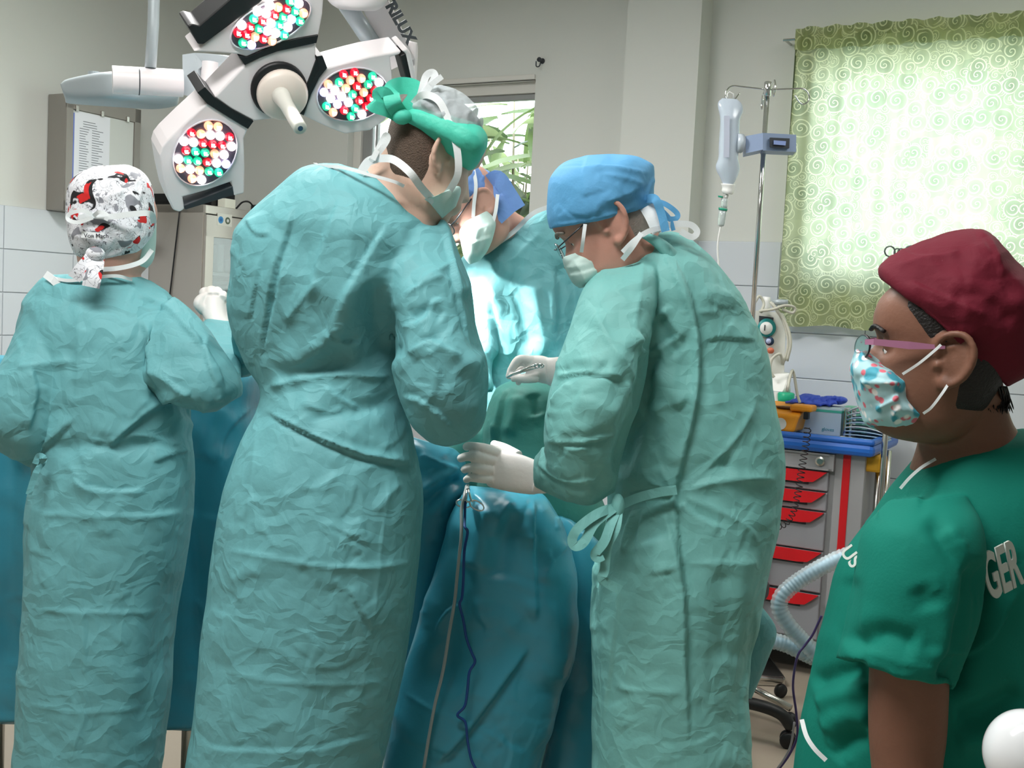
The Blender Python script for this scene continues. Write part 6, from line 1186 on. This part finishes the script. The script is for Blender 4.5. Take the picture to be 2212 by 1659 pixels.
for i in range(9): m.ball(B(sm_ + rg.uniform(-.07, .07), TZ + .135 + rg.uniform(-.006, .012), .40 + rg.uniform(-.03, .03)), rg.uniform(.018, .034), 8, (1.5, 1, .6), Matrix.Rotation(rg.uniform(0, 3), 3, 'Z') @ Matrix.Rotation(rg.uniform(-.4, .4), 3, 'Y'))
for i in range(5): a0 = B(sm_ + rg.uniform(-.06, .06), TZ + .135, .42); m.tube(curve([a0, a0 + UB * rg.uniform(-.05, .05) + NB * .03, a0 + UB * rg.uniform(-.09, .09) + NB * .045 - Vector((0, 0, .012))]), .008, 8)
V, N, L, ls = remesh(m, .004, 2); V = fold(V, N, [], rnd=50, seed=12, rbox=(1715, 850, 1825, 900), ramp=(1, 3), rlen=(8, 30)); tag(mk_np('crumpled_glove', V, L, ls, mat('glove_blue', (60, 88, 206), .5, bump=.001, bscale=80)), 'crumpled blue glove on top of the glove carton', 'glove')
item('green_carton', 'flat green and white carton behind the glove carton', 'box', rbx(M(), sg1 - .03, sg1 + .06, TZ, TZ + .115, .22, .33, .003), mat('green_carton', (120, 200, 170), .5))
hl = thing('box_holder', 'shiny metal holder between the glove carton and the masks', 'holder', B(sg1 + .02, TZ, .44)); 
for k in (.012, .035): rbx(M(), sg1 + k, sg1 + k + .012, TZ, TZ + .12, .40, .47, .004).obj('metal_plate', chrome_m, hl)
rbx(M(), sg1 + .005, sg1 + .055, TZ, TZ + .006, .39, .49, .002).obj('foot_plate', whitep_m, hl)
sk = (at(1838, .46) + at(1908, .46)) / 2; mk_m = [mat('paper_mask_blue', (172, 200, 220), .7), mat('paper_mask_white', (226, 232, 236), .7)]
def maskpiece(i):
    V = []; F = []; n = 12; zz = TZ + .004 + i * .011
    for a in range(n + 1):
        for b in range(9):
            u = a / n * 2 - 1; v = b / 8 * 2 - 1; V.append(B(sk + u * .085 * (1 - .12 * i / 10), zz + .05 * (i / 7) ** 1.6 * (1 - (u + .3) ** 2 * .9) + .003 * math.sin(v * 9), .44 + v * (.055 - .002 * i)))
    for a in range(n):
        for b in range(8): q0 = a * 9 + b; F.append((q0, q0 + 1, q0 + 10, q0 + 9))
    o = mk('paper_mask', V, F, mk_m[1 if i in (3, 6, 7) else 0], None, True); s = o.modifiers.new('s', 'SOLIDIFY'); s.thickness = .003; return o
for i, lb in enumerate(('lowest blue-grey paper mask of the pile at the end of the cart', 'blue-grey paper mask second from the bottom of the pile', 'blue-grey paper mask third from the bottom of the pile', 'white paper mask lying in the middle of the pile', 'blue-grey paper mask lying just above the middle white one', 'blue-grey paper mask third from the top of the pile', 'white paper mask second from the top of the pile', 'topmost white paper mask, peaked, on the pile')):
    tag(maskpiece(i), lb, 'mask', 'paper masks piled on the cart')
item('orange_packet', 'small orange packet at the right edge of the blue cart top', 'packet', rbx(M(), at(1905, .40), at(1922, .40), TZ, TZ + .03, .36, .42, .004), mat('packet_orange', (224, 150, 70), .5))
# second stand behind the woman with curled hooks
st2 = thing('hook_stand', 'thin drip stand with curled wire hooks seen past the maroon cap', 'stand', Vector((P(1908, 1000, 4.3).x, 4.3, 0))); bx2 = st2.location.x
hk_top = P(1944, 590, 4.3).z
M().tube([(bx2, 4.3, .05), (bx2, 4.3, hk_top)], .011, 14).obj('pole', steel_m, st2, True)
wire = mat('wire_dark', (120, 128, 126), .35, .8)
for cx, rr, sd_ in ((1922, 11, -1), (1938, 6, 1), (1946, 6, -1), (1967, 12, 1)):
    sx = cx + sd_ * -1 * rr; pts = [(sx, 600, 4.3), (sx, 560, 4.3)] + [(cx - sd_ * rr * math.cos(t), 543 - rr * math.sin(t), 4.3) for t in (0, .8, 1.6, 2.4, 3.1, 3.9, 4.6, 5.2)]
    M().tube([Vector((bx2, 4.3, hk_top - .01))] + pc(pts, 4), .0032, 6).obj('curled_hook', wire, st2, True)
for k in range(4):
    a = k * 1.57 + .4; M().tube([(bx2, 4.3, .07), (bx2 + math.cos(a) * .1, 4.3 + math.sin(a) * .1, .015)], .011, 8).obj('foot', steel_m, st2, True)
cyl = thing('gas_cylinder', 'grey gas cylinder top visible behind the shoulder of the scrub top', 'cylinder', Vector((P(1985, 1050, 3.9).x, 3.9, 0)))
M().lathe([(.045, .0), (.048, .01), (.048, .86), (.04, .90), (.02, .91)], cyl.location, (0, 0, 1), 24).obj('tank', mat('tank_grey', (150, 158, 160), .45), cyl, True); M().lathe([(.030, .905), (.030, .955), (.026, .96)], cyl.location, (0, 0, 1), 20).obj('cap', whitep_m, cyl, True)
# corrugated hoses
def corr(name, label, pts, r):
    c = pc(pts, 30); cc = [c[0]]
    for p in c[1:]:
        if (p - cc[-1]).length > .0022: cc.append(p)
    rr = [r * (1 + (.04 if i % 4 < 2 else -.04)) for i in range(len(cc))]
    hm = mat('hose_blue', (150, 205, 232), .35, spec=.5, coat=.3); hc_ = mat('hose_clear', (214, 224, 226), .2, trans=.0, alpha=.45)
    o = thing(name, label, 'hose', cc[len(cc) // 2]); M().tube(cc, [q * .62 for q in rr], 12).obj('blue_core', hm, o, True); M().tube(cc, rr, 16).obj('clear_wall', hc_, o, True)
corr('breathing_hose', 'pale blue breathing hose bent sharply in front of the lower drawers', [(1840, 1196, 3.1), (1800, 1212, 3.1), (1740, 1245, 3.1), (1695, 1280, 3.1), (1683, 1310, 3.1), (1700, 1345, 3.1), (1735, 1385, 3.1), (1790, 1440, 3.1)], .0235)
corr('breathing_hose', 'pale blue breathing hose running flat behind the gown flap', [(1600, 1375, 3.15), (1668, 1384, 3.15), (1700, 1393, 3.15), (1740, 1412, 3.15), (1800, 1440, 3.15)], .0235)
line('purple_cable', 'thin purple cable hanging beside the woman in green scrubs', 'cable', [(1775, 1330, 3.0), (1768, 1345, 3.0), (1755, 1372, 3.0), (1738, 1395, 3.0), (1722, 1420, 3.0), (1713, 1480, 3.0), (1720, 1540, 3.0), (1722, 1590, 3.0), (1705, 1630, 3.0), (1680, 1665, 3.0)], .0035, mat('cable_purple', (70, 56, 110), .4))
line('white_cable', 'thin pale cable trailing across the floor beside the castor base', 'cable', [(1716, 1560, 2.95), (1708, 1610, 2.95), (1690, 1645, 2.95), (1672, 1668, 2.95)], .003, mat('cable_pale', (170, 165, 170), .4))
# rolling stool
stx, sty = P(1530, 1500, 3.75).x, 3.75
sl = thing('rolling_stool', 'black castor base of a rolling stool behind the older surgeon', 'stool', (stx, sty, 0))
M().lathe([(.01, .50), (.17, .50), (.18, .52), (.18, .55), (.165, .57), (.01, .575)], (stx, sty, 0), (0, 0, 1), 32).obj('seat', black_m, sl, True); M().tube([(stx, sty, .12), (stx, sty, .5)], .022, 16).obj('column', black_m, sl, True)
for k in range(5):
    a = R_(-14) + 2 * math.pi * k / 5; d = Vector((math.cos(a), math.sin(a), 0)); b0 = Vector((stx, sty, 0))
    M().tube(curve([b0 + d * .02 + Vector((0, 0, .13)), b0 + d * .14 + Vector((0, 0, .135)), b0 + d * .24 + Vector((0, 0, .115)), b0 + d * .285 + Vector((0, 0, .07))]), .021, 14).obj('leg', black_m, sl, True)
    for sd_ in (-1, 1): M().lathe([(.024, -.009), (.028, -.004), (.028, .004), (.024, .009)], b0 + d * .275 + Vector((-d.y, d.x, 0)) * .014 * sd_ + Vector((0, 0, .028)), Vector((-d.y, d.x, 0)), 18).obj('castor', black_m, sl, True)
# white dome in the near corner
dmx = P(2216, 1628, 1.12); dt = thing('white_dome', 'glossy white dome on a stand in the lower right corner', 'device', (dmx.x, dmx.y, 0))
M().ball(dmx, .042, 28, (1, 1, 1.08)).obj('dome', mat('dome_white', (232, 235, 238), .12, coat=.8), dt, True); M().lathe([(.05, 0), (.052, .01), (.052, .05), (.03, .06)], dmx - Vector((0, 0, .10)), (0, 0, 1), 28).obj('collar', whitep_m, dt, True)
M().tube([(dmx.x, dmx.y, .03), (dmx.x, dmx.y, dmx.z - .09)], .018, 16).obj('post', whitep_m, dt, True); M().lathe([(.14, 0), (.14, .02), (.03, .04)], (dmx.x, dmx.y, 0), (0, 0, 1), 28).obj('base', whitep_m, dt, True)
